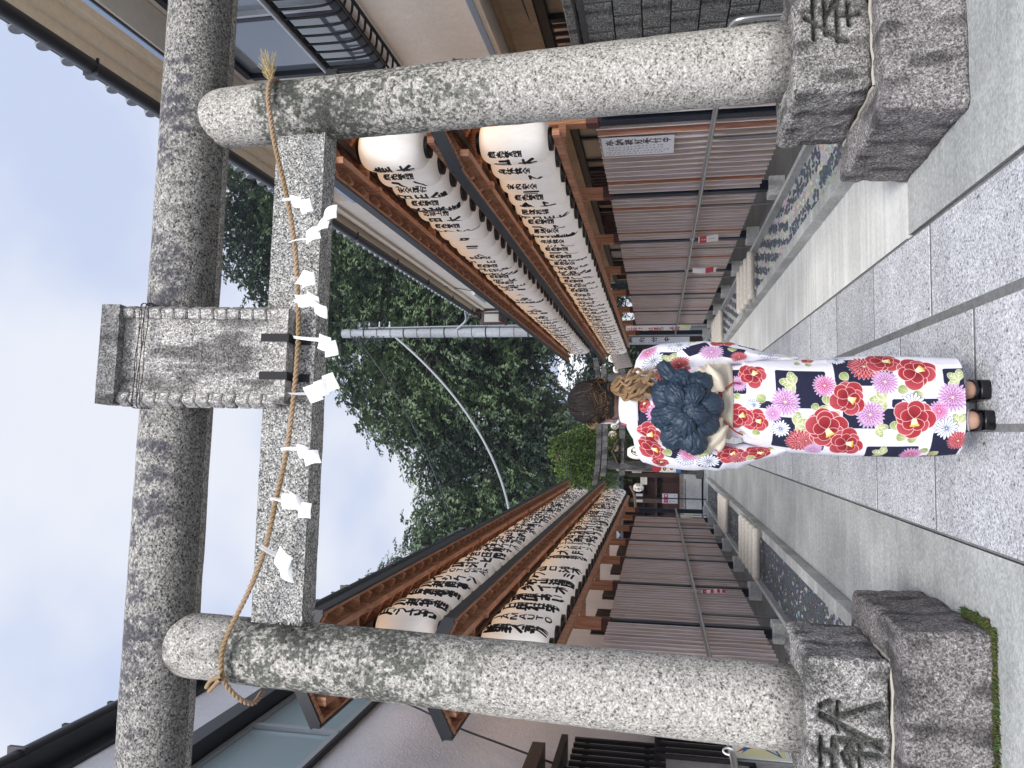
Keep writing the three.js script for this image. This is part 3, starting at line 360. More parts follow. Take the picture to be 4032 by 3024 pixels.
{ // straw rope across the gate, with its paper streamers
  const P = [[1.86, 3.40, -3.98], [1.93, 3.385, -3.86], [1.87, 3.375, -3.765], [1.76, 3.365, -3.735], [1.66, 3.345, -3.73], [1.53, 3.315, -3.72], [1.19, 3.22, -3.71], [.96, 3.175, -3.71], [.77, 3.15, -3.7], [.47, 3.125, -3.68], [.18, 3.13, -3.66], [-.11, 3.155, -3.65], [-.36, 3.2, -3.64], [-.6, 3.245, -3.63], [-.8, 3.31, -3.61], [-.96, 3.385, -3.6], [-1.04, 3.42, -3.595], [-1.13, 3.45, -3.6], [-1.26, 3.445, -3.61], [-1.36, 3.39, -3.65], [-1.42, 3.35, -3.74], [-1.40, 3.36, -3.86]].map((p) => V(...p));
  const rope = thing('straw_rope', 'twisted straw rope tied round both pillars and sagging across the gate', 'rope', .4, 3.3, -3.7);
  const c = new THREE.CatmullRomCurve3(P), N = 900, strands = [[], []];
  const fr = c.computeFrenetFrames(N, false);
  for (let i = 0; i <= N; i++) { const o = c.getPointAt(i / N), up = V(0, 1, 0), t = c.getTangentAt(i / N), b = t.clone().cross(up).normalize(), n = b.clone().cross(t).normalize(); for (let k = 0; k < 2; k++) { const a = i / N * 2 * PI * 70 + k * PI, r = .0064; strands[k].push(o.clone().addScaledVector(n, Math.cos(a) * r).addScaledVector(b, Math.sin(a) * r).sub(rope.position)); } }
  const polyTube = (pts, r, k = 7) => { const rings = pts.map((p, i) => { const t = pts[Math.min(i + 1, pts.length - 1)].clone().sub(pts[Math.max(i - 1, 0)]).normalize(), b = t.clone().cross(V(0, .3, 1)).normalize(), n = b.clone().cross(t); const q = []; for (let j = 0; j <= k; j++) { const a = j / k * 2 * PI; q.push(p.clone().addScaledVector(n, Math.cos(a) * r).addScaledVector(b, Math.sin(a) * r)); } return q; }); return loft(rings, (i, j) => [j * .03, i * .006]); };
  for (const s of strands) part(rope, 'rope_strand', polyTube(s, .0078), M.straw);
  reseed(8); const tuft = []; for (let i = 0; i < 46; i++) { const a = V(1.93, 3.40, -3.82), d = V(rr(.02, .17), rr(-.035, .075), rr(-.03, .05)); tuft.push(rod(a.clone().add(V(rr(-.02, .01), rr(-.012, .012), rr(-.01, .01))).sub(rope.position), a.clone().add(d).sub(rope.position), .0022, .0014, 4)); }
  part(rope, 'frayed_end', merge(tuft), mat({ color: new THREE.Color(.55, .43, .23), roughness: .9 }));
  const knot = []; for (const pts of [[[-1.26, 3.45, -3.59], [-1.3, 3.49, -3.6], [-1.33, 3.52, -3.61]], [[-1.24, 3.44, -3.585], [-1.27, 3.5, -3.59], [-1.31, 3.53, -3.6]]]) knot.push(tube(pts.map((p) => V(...p).sub(rope.position)), .011, 12, 7)); part(rope, 'rope_end', merge(knot), M.straw);
  const spots = [[1.19, 3.22, -3.685, .5], [.96, 3.175, -3.685, 1], [.77, 3.15, -3.675, 0], [.66, 3.14, -3.675, 0.1], [.47, 3.125, -3.655, 1.5], [.18, 3.13, -3.635, 1.5], [-.11, 3.155, -3.625, 1.4], [-.36, 3.2, -3.615, .9], [-.6, 3.245, -3.605, 1.1]];
  const desc = ['crumpled close under the rope at the right end', 'fanned and twisted beside the right pillar', 'folded short, right one of the touching pair', 'folded short, left one of the touching pair', 'hanging on a thread right of the plaque', 'hanging straight under the left plaque bracket', 'hanging left of the plaque', 'second from the left pillar', 'blown sideways nearest the left pillar'];
  reseed(9);
  spots.forEach(([x, y, z, stem], i) => {
    const o = thing('paper_streamer', `white folded zigzag paper streamer ${desc[i]}`, 'paper streamer', x, y, z, rr(-.3, .3), 'paper streamers on the straw rope');
    const sl = [.05, .09, .015, .015, .12, .1, .09, .06, .07][i], lean = [-.1, .22, .1, -.2, -.18, -.1, -.12, -.28, -.5][i], L = [];
    const quad = (a, b, c2, d) => { const n = 5, rings = []; for (let u = 0; u <= n; u++) { const r = []; for (let v = 0; v <= n; v++) { const p = a.clone().lerp(b, v / n).lerp(d.clone().lerp(c2, v / n), u / n); p.z += Math.sin(u / n * PI) * .014 + Math.sin(v / n * 2.6 + i) * .012; p.x += Math.sin(u / n * 2.2 + i) * .006; r.push(p); } rings.push(r); } return loft(rings, null, false); };
    L.push(quad(V(-.006, .016, .004), V(.006, .016, .004), V(.01 + lean * sl, -sl - .02, .004), V(-.01 + lean * sl, -sl - .02, .004)));
    let px = lean * sl, py = -sl, dir = i % 2 ? 1 : -1; const nW = 2 + (i % 2), w = .064 + .01 * (i % 3), h = .07;
    for (let k = 0; k < nW; k++) { const tw = rr(-.035, .035), zz = .004 + k * .006, a = V(px - w / 2, py + .004, zz), b = V(px + w / 2, py + tw, zz + rr(-.01, .015)), c2 = V(px + w / 2 + dir * .018 + lean * .06, py - h + tw, zz + rr(.004, .02)), d = V(px - w / 2 + dir * .018 + lean * .06, py - h - rr(-.006, .012), zz + .01); L.push(quad(a, b, c2, d)); px += dir * .036 + lean * .07; py -= h * .66; dir = -dir * (i % 4 === 1 ? -1 : 1); if (k === 1 && i % 3 === 0) dir = -dir; }
    part(o, 'paper_fold', merge([L[0]]), M.paper); for (const q of L.slice(1)) part(o, 'paper_fold', q, M.paper);
  });
}
// ---------- lantern racks ----------
const SX = (side, s) => CX + side * s;
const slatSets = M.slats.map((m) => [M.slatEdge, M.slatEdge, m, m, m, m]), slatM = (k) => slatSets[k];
const paperBase = (g, w, h) => { g.fillStyle = '#f8f5f2'; g.fillRect(0, 0, w, h); };
const pages = [];
const drawLantern = (g, w, h, name, wish, o) => {
  paperBase(g, w, h); g.strokeStyle = g.fillStyle = '#0b0911';
  const cx = 256 - (o.cx ?? 22), n = [...name].length, s = Math.min(66, 234 / n), gap = n < 4 ? Math.min(1.35, 222 / n / s) : 1.0;
  column(g, name, cx, (h - n * s * gap) / 2 + (gap - 1) * s * .5, s, .18, gap);
  if (o.small) column(g, o.small, cx + s * .82, 24, 26, .14); if (o.tail) column(g, o.tail, cx - s * .8, 110, 28, .14);
  if (wish) column(g, wish, 256 + 52, 36, 30, .145, 1.04);
};
// all lettered papers share two big sheets; a second pair of sheets holds what the lamp inside lets through the unlettered paper
function lanternPapers(list) {
  return list.map(([name, wish, o], i) => {
    const pg = Math.floor(i / 32), c = i % 4, r = Math.floor((i % 32) / 4);
    if (!pages[pg]) { pages[pg] = ['map', 'glow'].map(() => { const q = document.createElement('canvas'); q.width = q.height = 2048; return q; }); }
    const [A, E] = pages[pg], g = A.getContext('2d'); g.save(); g.beginPath(); g.rect(c * 512, r * 256, 512, 256); g.clip(); g.translate(c * 512, r * 256); drawLantern(g, 512, 256, name, wish, o); g.restore();
    const im = g.getImageData(c * 512, r * 256, 512, 256), d = im.data, out = g.createImageData(512, 256); 
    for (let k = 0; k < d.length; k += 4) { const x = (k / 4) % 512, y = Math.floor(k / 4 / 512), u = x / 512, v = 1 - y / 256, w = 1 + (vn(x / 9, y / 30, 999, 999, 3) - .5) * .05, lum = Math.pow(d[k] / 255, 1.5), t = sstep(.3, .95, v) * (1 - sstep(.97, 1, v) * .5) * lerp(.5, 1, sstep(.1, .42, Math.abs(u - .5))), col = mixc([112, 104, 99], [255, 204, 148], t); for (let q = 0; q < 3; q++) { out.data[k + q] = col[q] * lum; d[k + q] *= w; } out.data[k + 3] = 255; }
    g.putImageData(im, c * 512, r * 256); E.getContext('2d').putImageData(out, c * 512, r * 256);
    return [pg, c, r];
  });
}
let sheets;
const lanternMat = ([pg, c, r], lit) => {
  if (!sheets) sheets = pages.map((p) => p.map((q) => { const t = new THREE.CanvasTexture(q); t.colorSpace = THREE.SRGBColorSpace; return t; }));
  const [a, e] = sheets[pg].map((t) => { const q = t.clone(); q.repeat.set(1 / 4 - .002, 1 / 8 - .002); q.offset.set(c / 4 + .001, 1 - (r + 1) / 8 + .001); return q; });
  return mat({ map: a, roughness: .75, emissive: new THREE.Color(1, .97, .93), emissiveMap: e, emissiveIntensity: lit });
};
const lantern = (() => {
  const pts = [], N = 46; const R = (t) => .082 + .093 * Math.pow(Math.max(0, 1 - Math.pow(Math.abs(2 * t - 1), 4.2)), .5);
  for (let i = 0; i <= N * 2; i++) { const t = i / (N * 2); pts.push(new THREE.Vector2(R(t) + (i % 2 ? -.0016 : .0012), (t - .5) * .53)); }
  const body = new THREE.LatheGeometry(pts, 30), capP = [[0, -.022], [.084, -.022], [.088, -.018], [.088, .018], [.084, .022], [0, .022]].map((p) => new THREE.Vector2(...p));
  return { body, cap: new THREE.LatheGeometry(capP, 22) };
})();
const capMat = flat(0x0b0b0d, .35);
const texts = {
  '1l': [['山木', '商売繁盛'], ['千マ', '身体健全'], ['川', '家内安全'], ['多ヤ', '商売繁盛'], ['月口正木', '開運招福'], ['リヤ', '商売繁盛'], ['吉日堂事', '職場安全'], ['ミイ', '身体健全'], ['川イ', '商売繁盛'], ['月会吉田', '商売繁盛'], ['日多木', '職場安全'], ['大中会', '家内安全'], ['山イリ', '開運招福'], ['田中会', '商売繁盛'], ['木川社', '家内安全'], ['ヤマ', '商売繁盛']],
  '1u': [['産木', ''], ['ンシ', '商売繁盛'], ['日正会', '安全運行'], ['原北株造', '商売繁盛'], ['田大', '技芸上達'], ['サクマイ', '商売繁盛'], ['内', ''], ['川', ''], ['う', ''], ['日井正業', '商売繁盛'], ['山日中', '商売繁盛'], ['吉村大会', '家内安全'], ['月木', '商売繁盛'], ['子山正', '身体健全'], ['金油', '厄除祈願']],
  '-1l': [['熊野会所', ''], ['JAMAUTO', ''], ['日興住宅', '', { small: '有' }], ['栗原あい', ''], ['多イ木', ''], ['杉山造園', '', { small: '株' }], ['クワミ', ''], ['山口油木', '', { small: '株' }], ['', ''], ['金道振興会', ''], ['大月', ''], ['イン川ケン', ''], ['ミドリヤ', '', { small: '株' }], ['大野安', ''], ['中平会', ''], ['北産作所', ''], ['金造上社', '']],
  '-1u': [['月うさぎ', ''], ['川越物産', ''], ['色看板堂', ''], ['川越商事', ''], ['イシケン', ''], ['MOTOKA', ''], ['原浩一', '', { tail: '会計事務' }], ['サヒ', ''], ['吉田隆', ''], ['中村順子', ''], ['本平ケス', ''], ['正会所', ''], ['日本正', ''], ['山内', ''], ['社運興木', ''], ['吉村', '']],
};
const lastZ = -20.45, firstZ = -5.68, stepZ = .3776;
{
  const mats = {}, all = []; for (const k in texts) for (const [n, w, o] of texts[k]) all.push([n, w, { cx: k[0] === '-' ? 24 : 2, ...o }]);
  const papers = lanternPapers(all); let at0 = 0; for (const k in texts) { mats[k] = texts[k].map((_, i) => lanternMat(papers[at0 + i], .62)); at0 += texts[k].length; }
  reseed(404);
  let proto;
  for (const side of [-1, 1]) for (const tier of ['l', 'u']) {
    const key = (side < 0 ? '-1' : '1') + tier, y = tier === 'l' ? 2.375 : 3.35; let k = 0;
    const z0 = side > 0 ? firstZ : tier === 'l' ? -5.94 : -6.28;
    for (let z = side > 0 ? firstZ : z0; z > lastZ; z -= stepZ) {
      const i = k++; const T = texts[key], id = i < T.length ? i : i % 2 ? Math.floor(rnd() * T.length) : 5 + Math.floor(rnd() * (T.length - 5)), m = mats[key][id];
      const label = `white ribbed paper lantern, ${ordinal(k)} from the gate in the ${tier === 'l' ? 'lower' : 'upper'} row on the ${side < 0 ? 'left' : 'right'}`;
      if (!proto) { proto = thing('paper_lantern', label, 'paper lantern', 0, 0, 0, 0, 'paper lanterns hung in rows along the path'); part(proto, 'lantern_paper', lantern.body, m); part(proto, 'lantern_cap', lantern.cap, capMat).position.y = .272; part(proto, 'lantern_cap', lantern.cap, capMat).position.y = -.272; proto.position.set(SX(side, 1.94), y, z); proto.rotation.y = side * PI / 2; }
      else { const c = copyOf(proto, label, SX(side, 1.94) + rr(-.006, .006), y + rr(-.006, .006), z + rr(-.012, .012), side * PI / 2 + rr(-.09, .09)); c.children[0].material = m; c.rotation.z = rr(-.012, .012); }
    }
  }
}
for (const side of [-1, 1]) {
  const S = (s) => SX(side, s), where = side < 0 ? 'left' : 'right';
  const rack = thing('lantern_rack', `long two-tier cedar lantern rack with little roofs along the ${where} side of the path`, 'lantern rack', S(2.1), 0, -12.8);
  const zs = []; for (let k = 0; k < 7; k++) zs.push(-6.02 - 1.96 * k); zs.push(-19.62);
  zs.forEach((z, k) => {
    B(rack, 'footing', M.footing, S(2.2), .1, z, .2, .22, .2, { bevel: .015 });
    B(rack, 'steel_post', M.navy, S(2.22), .98, z, .1, 1.56, .1, { bevel: .006 });
    B(rack, 'post_cap', M.redcap, S(2.22), 1.81, z, .122, .1, .122, { bevel: .008 });
    B(rack, 'timber_post', M.cedar, S(2.22), 2.86, z, .11, 2.0, .11, { bevel: .004, v: k });
    for (const y of [2.05, 3.015]) { B(rack, 'timber_arm', M.cedar, S(2.07), y, z + .03, .2, .06, .04, { v: k }); }
    for (const y of [2.74, 3.7]) B(rack, 'timber_arm', M.cedar, S(1.98), y, z + .075, .72, .075, .045, { v: k });
    for (const y of [2.74, 3.7]) B(rack, 'rafter_bracket', M.cedar, S(1.71), y - .07, z + .03, .05, .13, .05, { v: k });
  });
  reseed(60 + side);
  zs.slice(0, 7).forEach((z, k) => {                       // slatted screens between the posts
    if (k === 6) return; const z1 = zs[k + 1], n = 14, d = (z - z1 - .12) / n;
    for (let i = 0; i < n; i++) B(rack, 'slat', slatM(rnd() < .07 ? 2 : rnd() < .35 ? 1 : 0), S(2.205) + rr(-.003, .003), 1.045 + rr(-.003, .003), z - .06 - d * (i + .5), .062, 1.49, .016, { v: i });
    for (const y of [.45, 1.62]) B(rack, 'slat_rail', M.navy, S(2.252), y, (z + z1) / 2, .03, .05, z - z1 - .11);
  });
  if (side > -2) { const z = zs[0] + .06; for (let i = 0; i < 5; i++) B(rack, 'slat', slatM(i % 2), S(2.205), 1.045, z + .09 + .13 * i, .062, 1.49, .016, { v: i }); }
  const zc = -12.92, len = 15.4;
  for (const [y, yb] of [[2.68, 2.045], [3.64, 3.01]]) {
    B(rack, 'lantern_beam', M.cedar, S(1.945), yb, zc + .02, .05, .055, 14.7, { v: 2 });
    B(rack, 'purlin', M.cedar, S(1.72), y - .01, zc, .05, .065, len - .1, { v: 1 });
    B(rack, 'purlin', M.cedar, S(2.22), y + .02, zc, .06, .07, len - .1, { v: 3 });
    B(rack, 'lamp_rail', M.darkWood, S(1.95), y + .085, zc, .06, .03, len - .2);
    for (const q of [-1, 1]) {                               // two slopes of the little roof
      const a = Math.atan2(.2, .39), cx = 1.97 + q * .2, cy = y + .13;
      B(rack, 'roof_board', M.roofWood, S(cx), cy + .02, zc, .425, .02, len, { rz: -side * q * a });
      B(rack, 'roof_sheet', M.darkMetal, S(cx), cy + .04, zc, .455, .014, len + .04, { rz: -side * q * a });
      B(rack, 'fascia', M.darkMetal, S(1.97 + q * .402), y + .028, zc, .018, .075, len + .05);
      B(rack, 'fascia_board', M.cedar, S(1.97 + q * .378), y + .02, zc, .022, .05, len);
      for (const e of [-1, 1]) { const z = zc + e * (len / 2 + .015); B(rack, 'barge_board', M.darkMetal, S(cx), cy - .002, z, .455, .085, .018, { rz: -side * q * a }); B(rack, 'barge_board', M.cedar, S(cx), cy - .03, z - e * .03, .42, .06, .03, { rz: -side * q * a }); }
      if (q < 0 || true) for (let z = -5.5; z > -20.5; z -= .29) if (q < 0 || z > -8) B(rack, 'rafter', M.cedar, S(cx + .0), cy - .034, z, .39, .085, .05, { rz: -side * q * a, v: 1 });
    }
  }
  // steel handrail in front of the slats
  const rail = thing('handrail', `grey steel handrail on bent brackets in front of the ${where} slatted screen`, 'handrail', S(2.14), 0, -12);
  const L = (x, y, z) => V(S(x), y, z).sub(rail.position), zA = side > 0 ? -4.62 : -4.4;
  part(rail, 'rail', merge([rod(L(2.14, .875, zA), L(2.14, .875, -19.3), .021, .021, 14), tube([L(2.14, .875, zA), L(2.14, .87, zA + .05), L(2.14, .84, zA + .085), L(2.14, .78, zA + .1), L(2.14, .5, zA + .1)], .021, 16, 12), rod(L(2.14, .55, zA + .1), L(2.14, .02, zA + .1), .021, .021, 12)]), M.steel);
  for (let k = 0; k < 7; k++) { const z = -6.45 - 1.96 * k; part(rail, 'bracket', merge([rod(L(2.165, .05, z), L(2.165, .80, z), .0125, .0125, 8), tube([L(2.165, .80, z), L(2.162, .82, z + .01), L(2.145, .865, z + .07)], .0125, 8, 8)]), M.steelMatt); }
}
{ // handwritten paper notice on the first slatted screen
  const t = cv(280, 600, (g) => { g.fillStyle = '#f1eff3'; g.fillRect(0, 0, 280, 600); g.strokeStyle = g.fillStyle = '#15131c'; column(g, '奉納提灯受付中', 212, 30, 76, .12, 1.02); reseed(3); g.strokeStyle = '#35323c'; for (const [x, n, y] of [[150, 15, 40], [112, 15, 40], [72, 17, 24], [36, 15, 40]]) scribble(g, x, y, 29, n, 2.4); });
  const g = new THREE.PlaneGeometry(.42, .6, 10, 10), p = g.attributes.position; for (let i = 0; i < p.count; i++) p.setZ(i, .008 + .016 * Math.sin((p.getX(i) + .2) * 9) * (p.getY(i) > 0 ? 1 : .3) * .6);
  const o = one('paper_notice', 'white handwritten paper notice in a clear sleeve on the first right-hand slats', 'notice', g, mat({ map: t, roughness: .4, side: THREE.DoubleSide }), SX(1, 2.205) - .042, 1.465, -6.5); o.rotation.y = -PI / 2;
}
// ---------- the cream house on the right ----------
{
  const h = thing('cream_house', 'two-storey cream stucco house with tiled eaves standing behind the right lantern rack', 'house', 3.4, 0, -11);
  B(h, 'upper_wall', M.cream, 5.4, 4.33, -10.6, 4.0, 3.16, 17.2);
  B(h, 'lower_wall', M.tan, 5.7, 1.37, -10.6, 3.9, 2.74, 17.0);
  B(h, 'upper_wall', M.cream, 4.1, 4.3, -14.5, 1.96, 3.1, 9.4); B(h, 'eave_moulding', M.creamTrim, 3.1, 5.72, -14.5, .05, .06, 9.42); B(h, 'wall_flashing', M.trimBlue, 3.385, 2.762, -10.6, .03, .05, 17.24); B(h, 'wall_flashing', M.cream, 3.42, 2.715, -10.6, .05, .045, 17.2);
  B(h, 'eave_soffit', M.creamTrim, 3.42, 5.94, -10.6, .82, .06, 17.5); B(h, 'eave_moulding', M.creamTrim, 3.38, 5.85, -6.0, .2, .14, 7.8, { bevel: .03 }); B(h, 'eave_moulding', M.creamTrim, 3.22, 5.9, -6.2, .16, .07, 8.6, { bevel: .02 }); B(h, 'fascia', M.creamTrim, 3.06, 5.98, -10.6, .03, .12, 17.5);
  part(h, 'gutter', boxUV(rod(V(-.4, 5.95, 9.2), V(-.4, 5.97, -8.4), .062, .062, 14)), M.gutterDark);
  for (let k = 0; k < 9; k++) B(h, 'gutter_clip', M.gutterDark, 2.995, 5.96, -3.6 - 1.9 * k, .135, .14, .016);
  const roof = B(h, 'roof', M.tileDark, 4.44, 6.56, -10.6, 3.1, .08, 17.6, { rz: .36 });
  const te = new THREE.CylinderGeometry(.06, .06, .5, 12).rotateZ(PI / 2 - .0);
  for (let k = 0; k < 66; k++) { const m = part(h, 'eave_tile', te, M.tile); m.position.set(3.0 + .2 - 3.4, 6.12, -2.2 - .262 * k + 11); m.rotation.z = .36; }
  // bedroom window with its guard rail and canopy
  const w = new THREE.Group(); w.name = 'window'; h.add(w); w.position.set(0, 0, 6.5);
  const zf = -6.62, zn = -2.2, zm = (zf + zn) / 2;
  B(w, 'window_frame', M.darkMetal, 3.375, 5.16, zm, .07, .06, zn - zf); B(w, 'window_frame', M.darkMetal, 3.375, 3.82, zm, .08, .07, zn - zf); for (const z of [zf, -5.62, -4.4, -3.3]) B(w, 'window_frame', M.darkMetal, 3.372, 4.49, z, .07, 1.28, .055);
  for (const [a, b] of [[zf, -5.62], [-5.62, -4.4], [-4.4, -3.3], [-3.3, zn]]) { B(w, 'window_pane', M.glass, 3.392, 4.49, (a + b) / 2, .012, 1.28, a < b ? b - a - .05 : 1); }
  B(w, 'window_frame', M.alum, 3.366, 4.49, -5.575, .05, 1.28, .03);
  const guard = new THREE.Group(); guard.name = 'window_guard'; h.add(guard); guard.position.set(0, 0, 6.5); const gl = (x, y, z) => V(x - 3.4, y, z + 11 - 6.5);
  part(guard, 'guard_rail', boxUV(rod(gl(3.17, 4.2, -6.75), gl(3.17, 4.2, -2.4), .022, .022, 10)), M.alum); part(guard, 'guard_rail', merge([rod(gl(3.2, 4.175, -6.75), gl(3.2, 4.175, -2.4), .02, .02, 8), rod(gl(3.22, 3.665, -6.8), gl(3.22, 3.665, -2.4), .012, .012, 6), rod(gl(3.37, 3.665, -6.8), gl(3.37, 3.665, -2.4), .016, .016, 6), rod(gl(3.2, 4.17, -6.78), gl(3.39, 4.17, -6.78), .014, .014, 6)]), M.iron);
  for (let z = -6.75; z < -2.5; z += .135) part(guard, 'guard_bar', tube([gl(3.19, 4.18, z), gl(3.185, 3.98, z), gl(3.19, 3.78, z), gl(3.215, 3.7, z), gl(3.28, 3.67, z), gl(3.38, 3.665, z)], .0105, 14, 6), M.iron);
  B(h, 'canopy', M.cream, 3.24, 5.36, -6.3, .3, .1, 6.9); B(h, 'canopy_trim', M.trimBlue, 3.085, 5.375, -6.3, .02, .06, 6.92); B(h, 'canopy_trim', M.darkMetal, 3.08, 5.34, -6.3, .015, .018, 6.92);
  B(h, 'wall_bracket', M.cream, 3.385, 3.42, -6.98, .03, .6, .07); B(h, 'wall_bracket', M.gutterBrown, 3.38, 3.06, -6.98, .035, .05, .09);
  // ground floor: frieze, dark shop windows with lattices
  B(h, 'frieze', M.tan, 3.70, 2.5, -10.6, .07, .28, 17.0); B(h, 'window_header', M.black, 3.70, 2.3, -10.6, .09, .08, 17.0);
  for (let k = 0; k < 8; k++) {
    const z = -3.4 - 2.05 * k, gw = new THREE.Group(); gw.name = 'window'; h.add(gw);
    B(gw, 'window_pane', k % 3 === 0 ? mat({ color: new THREE.Color(.2, .2, .19), roughness: .25 }) : M.glass, 3.73, 1.66, z, .03, 1.2, 1.6); for (const d of [-.82, 0, .82]) B(gw, 'window_frame', M.black, 3.715, 1.66, z + d, .06, 1.2, .06); B(gw, 'window_frame', M.black, 3.715, 1.06, z, .06, .06, 1.7);
    if (k % 3 !== 0) for (let i = 0; i < 12; i++) B(gw, 'lattice_bar', M.darkRed, 3.675, 1.75, z - .75 + i * .136, .03, 1.0, .025);
  }
  // small curved guard on the wall behind the upper lanterns
  const g2 = new THREE.Group(); g2.name = 'window_guard'; h.add(g2); for (let z = -7.0; z > -9.1; z -= .12) part(g2, 'guard_bar', tube([V(-.01, 3.55, z + 11), V(-.16, 3.45, z + 11), V(-.17, 3.1, z + 11), V(-.14, 2.95, z + 11), V(-.01, 2.93, z + 11)], .009, 12, 5), M.iron);
  for (const y of [3.5, 3.3, 3.12, 2.96]) part(g2, 'guard_rail', rod(V(-.17, y, 4.0), V(-.17, y, 1.9), .008, .008, 5), M.iron);
  part(h, 'downpipe', boxUV(tube([V(-.4, 6.0, -8.15), V(-.34, 5.8, -8.2), V(-.3, 5.6, -8.24), V(-.3, 4.0, -8.24), V(-.3, 2.8, -8.24)], .045, 24, 10)), M.gutterBrown);
  B(h, 'gutter_box', M.gutterBrown, 3.0, 5.93, -19.3, .2, .16, .26, { bevel: .02 });
  part(h, 'wall_lamp', merge([rod(V(-.4, 5.3, -5.4), V(-.4, 5.3, -6.5), .035, .035, 10), bar(-.34, 5.33, -5.95, .09, .06, 1.0)]), flat(0xe8e8ea, .4));
  part(h, 'wall_cable', tube([V(-.3, 5.86, -5.0), V(-.3, 5.6, -5.3), V(-.32, 5.35, -5.5)], .008, 12, 5), M.wire); part(h, 'wall_cable', tube([V(-.01, 2.66, 8), V(.2, 2.5, 6), V(.28, 2.42, 4), V(.28, 2.44, 0)], .008, 20, 5), M.wire);
  // little dark red balcony at the far corner
  const bl = new THREE.Group(); bl.name = 'balcony'; h.add(bl); B(bl, 'balcony_frame', M.darkRed, 3.3, 5.98, -20.3, .9, .06, .08); B(bl, 'balcony_frame', M.darkRed, 3.3, 5.42, -20.3, .9, .06, .08); for (let k = 0; k < 4; k++) B(bl, 'balcony_post', M.darkRed, 2.9 + .27 * k, 5.7, -20.3, .04, .56, .09); for (let k = 0; k < 3; k++) B(bl, 'corrugated_panel', mat({ color: new THREE.Color(.35, .35, .34), roughness: .6 }), 3.035 + .27 * k, 5.7, -20.29, .22, .5, .03); B(bl, 'balcony_floor', M.darkRed, 3.35, 5.36, -20.0, 1.0, .06, .9);
}
{ // ribbed concrete block wall in front of the house
  const wl = thing('block_wall', 'grey ribbed concrete block wall behind the right gate pillar', 'wall', 2.96, 0, -4.4);
  const rib = (w, h) => { const r = []; for (let i = 0; i <= 38; i++) { const t = i / 38, x = (t - .5) * w, d = (i % 2 ? .0 : .006) * (i === 0 || i === 38 ? 0 : 1); r.push([x, d]); } const rings = [-h / 2, h / 2].map((y) => r.map(([x, d]) => V(-d - .012, y, x))); const g = loft(rings, (i, j) => [r[j][0], rings[i][0].y], false); const f = norm(g); f.computeVertexNormals(); return merge([f, bar(.01, 0, 0, .04, h, w)]); };
  const g = rib(.392, .188); reseed(71);
  B(wl, 'wall_core', M.mortar, 3.02, .93, -4.4, .08, 1.86, 4.1); for (let r = 0; r < 9; r++) for (let k = 0; k < 10; k++) { const m = part(wl, 'block', g, M.block); m.position.set(-.0 + rr(-.002, .002), .11 + .2 * r, 1.85 - .4 * k - (r % 2) * .2 + .0); }
  B(wl, 'coping', M.block, 2.985, 1.91, -4.45, .14, .07, 4.2, { bevel: .01 });
}
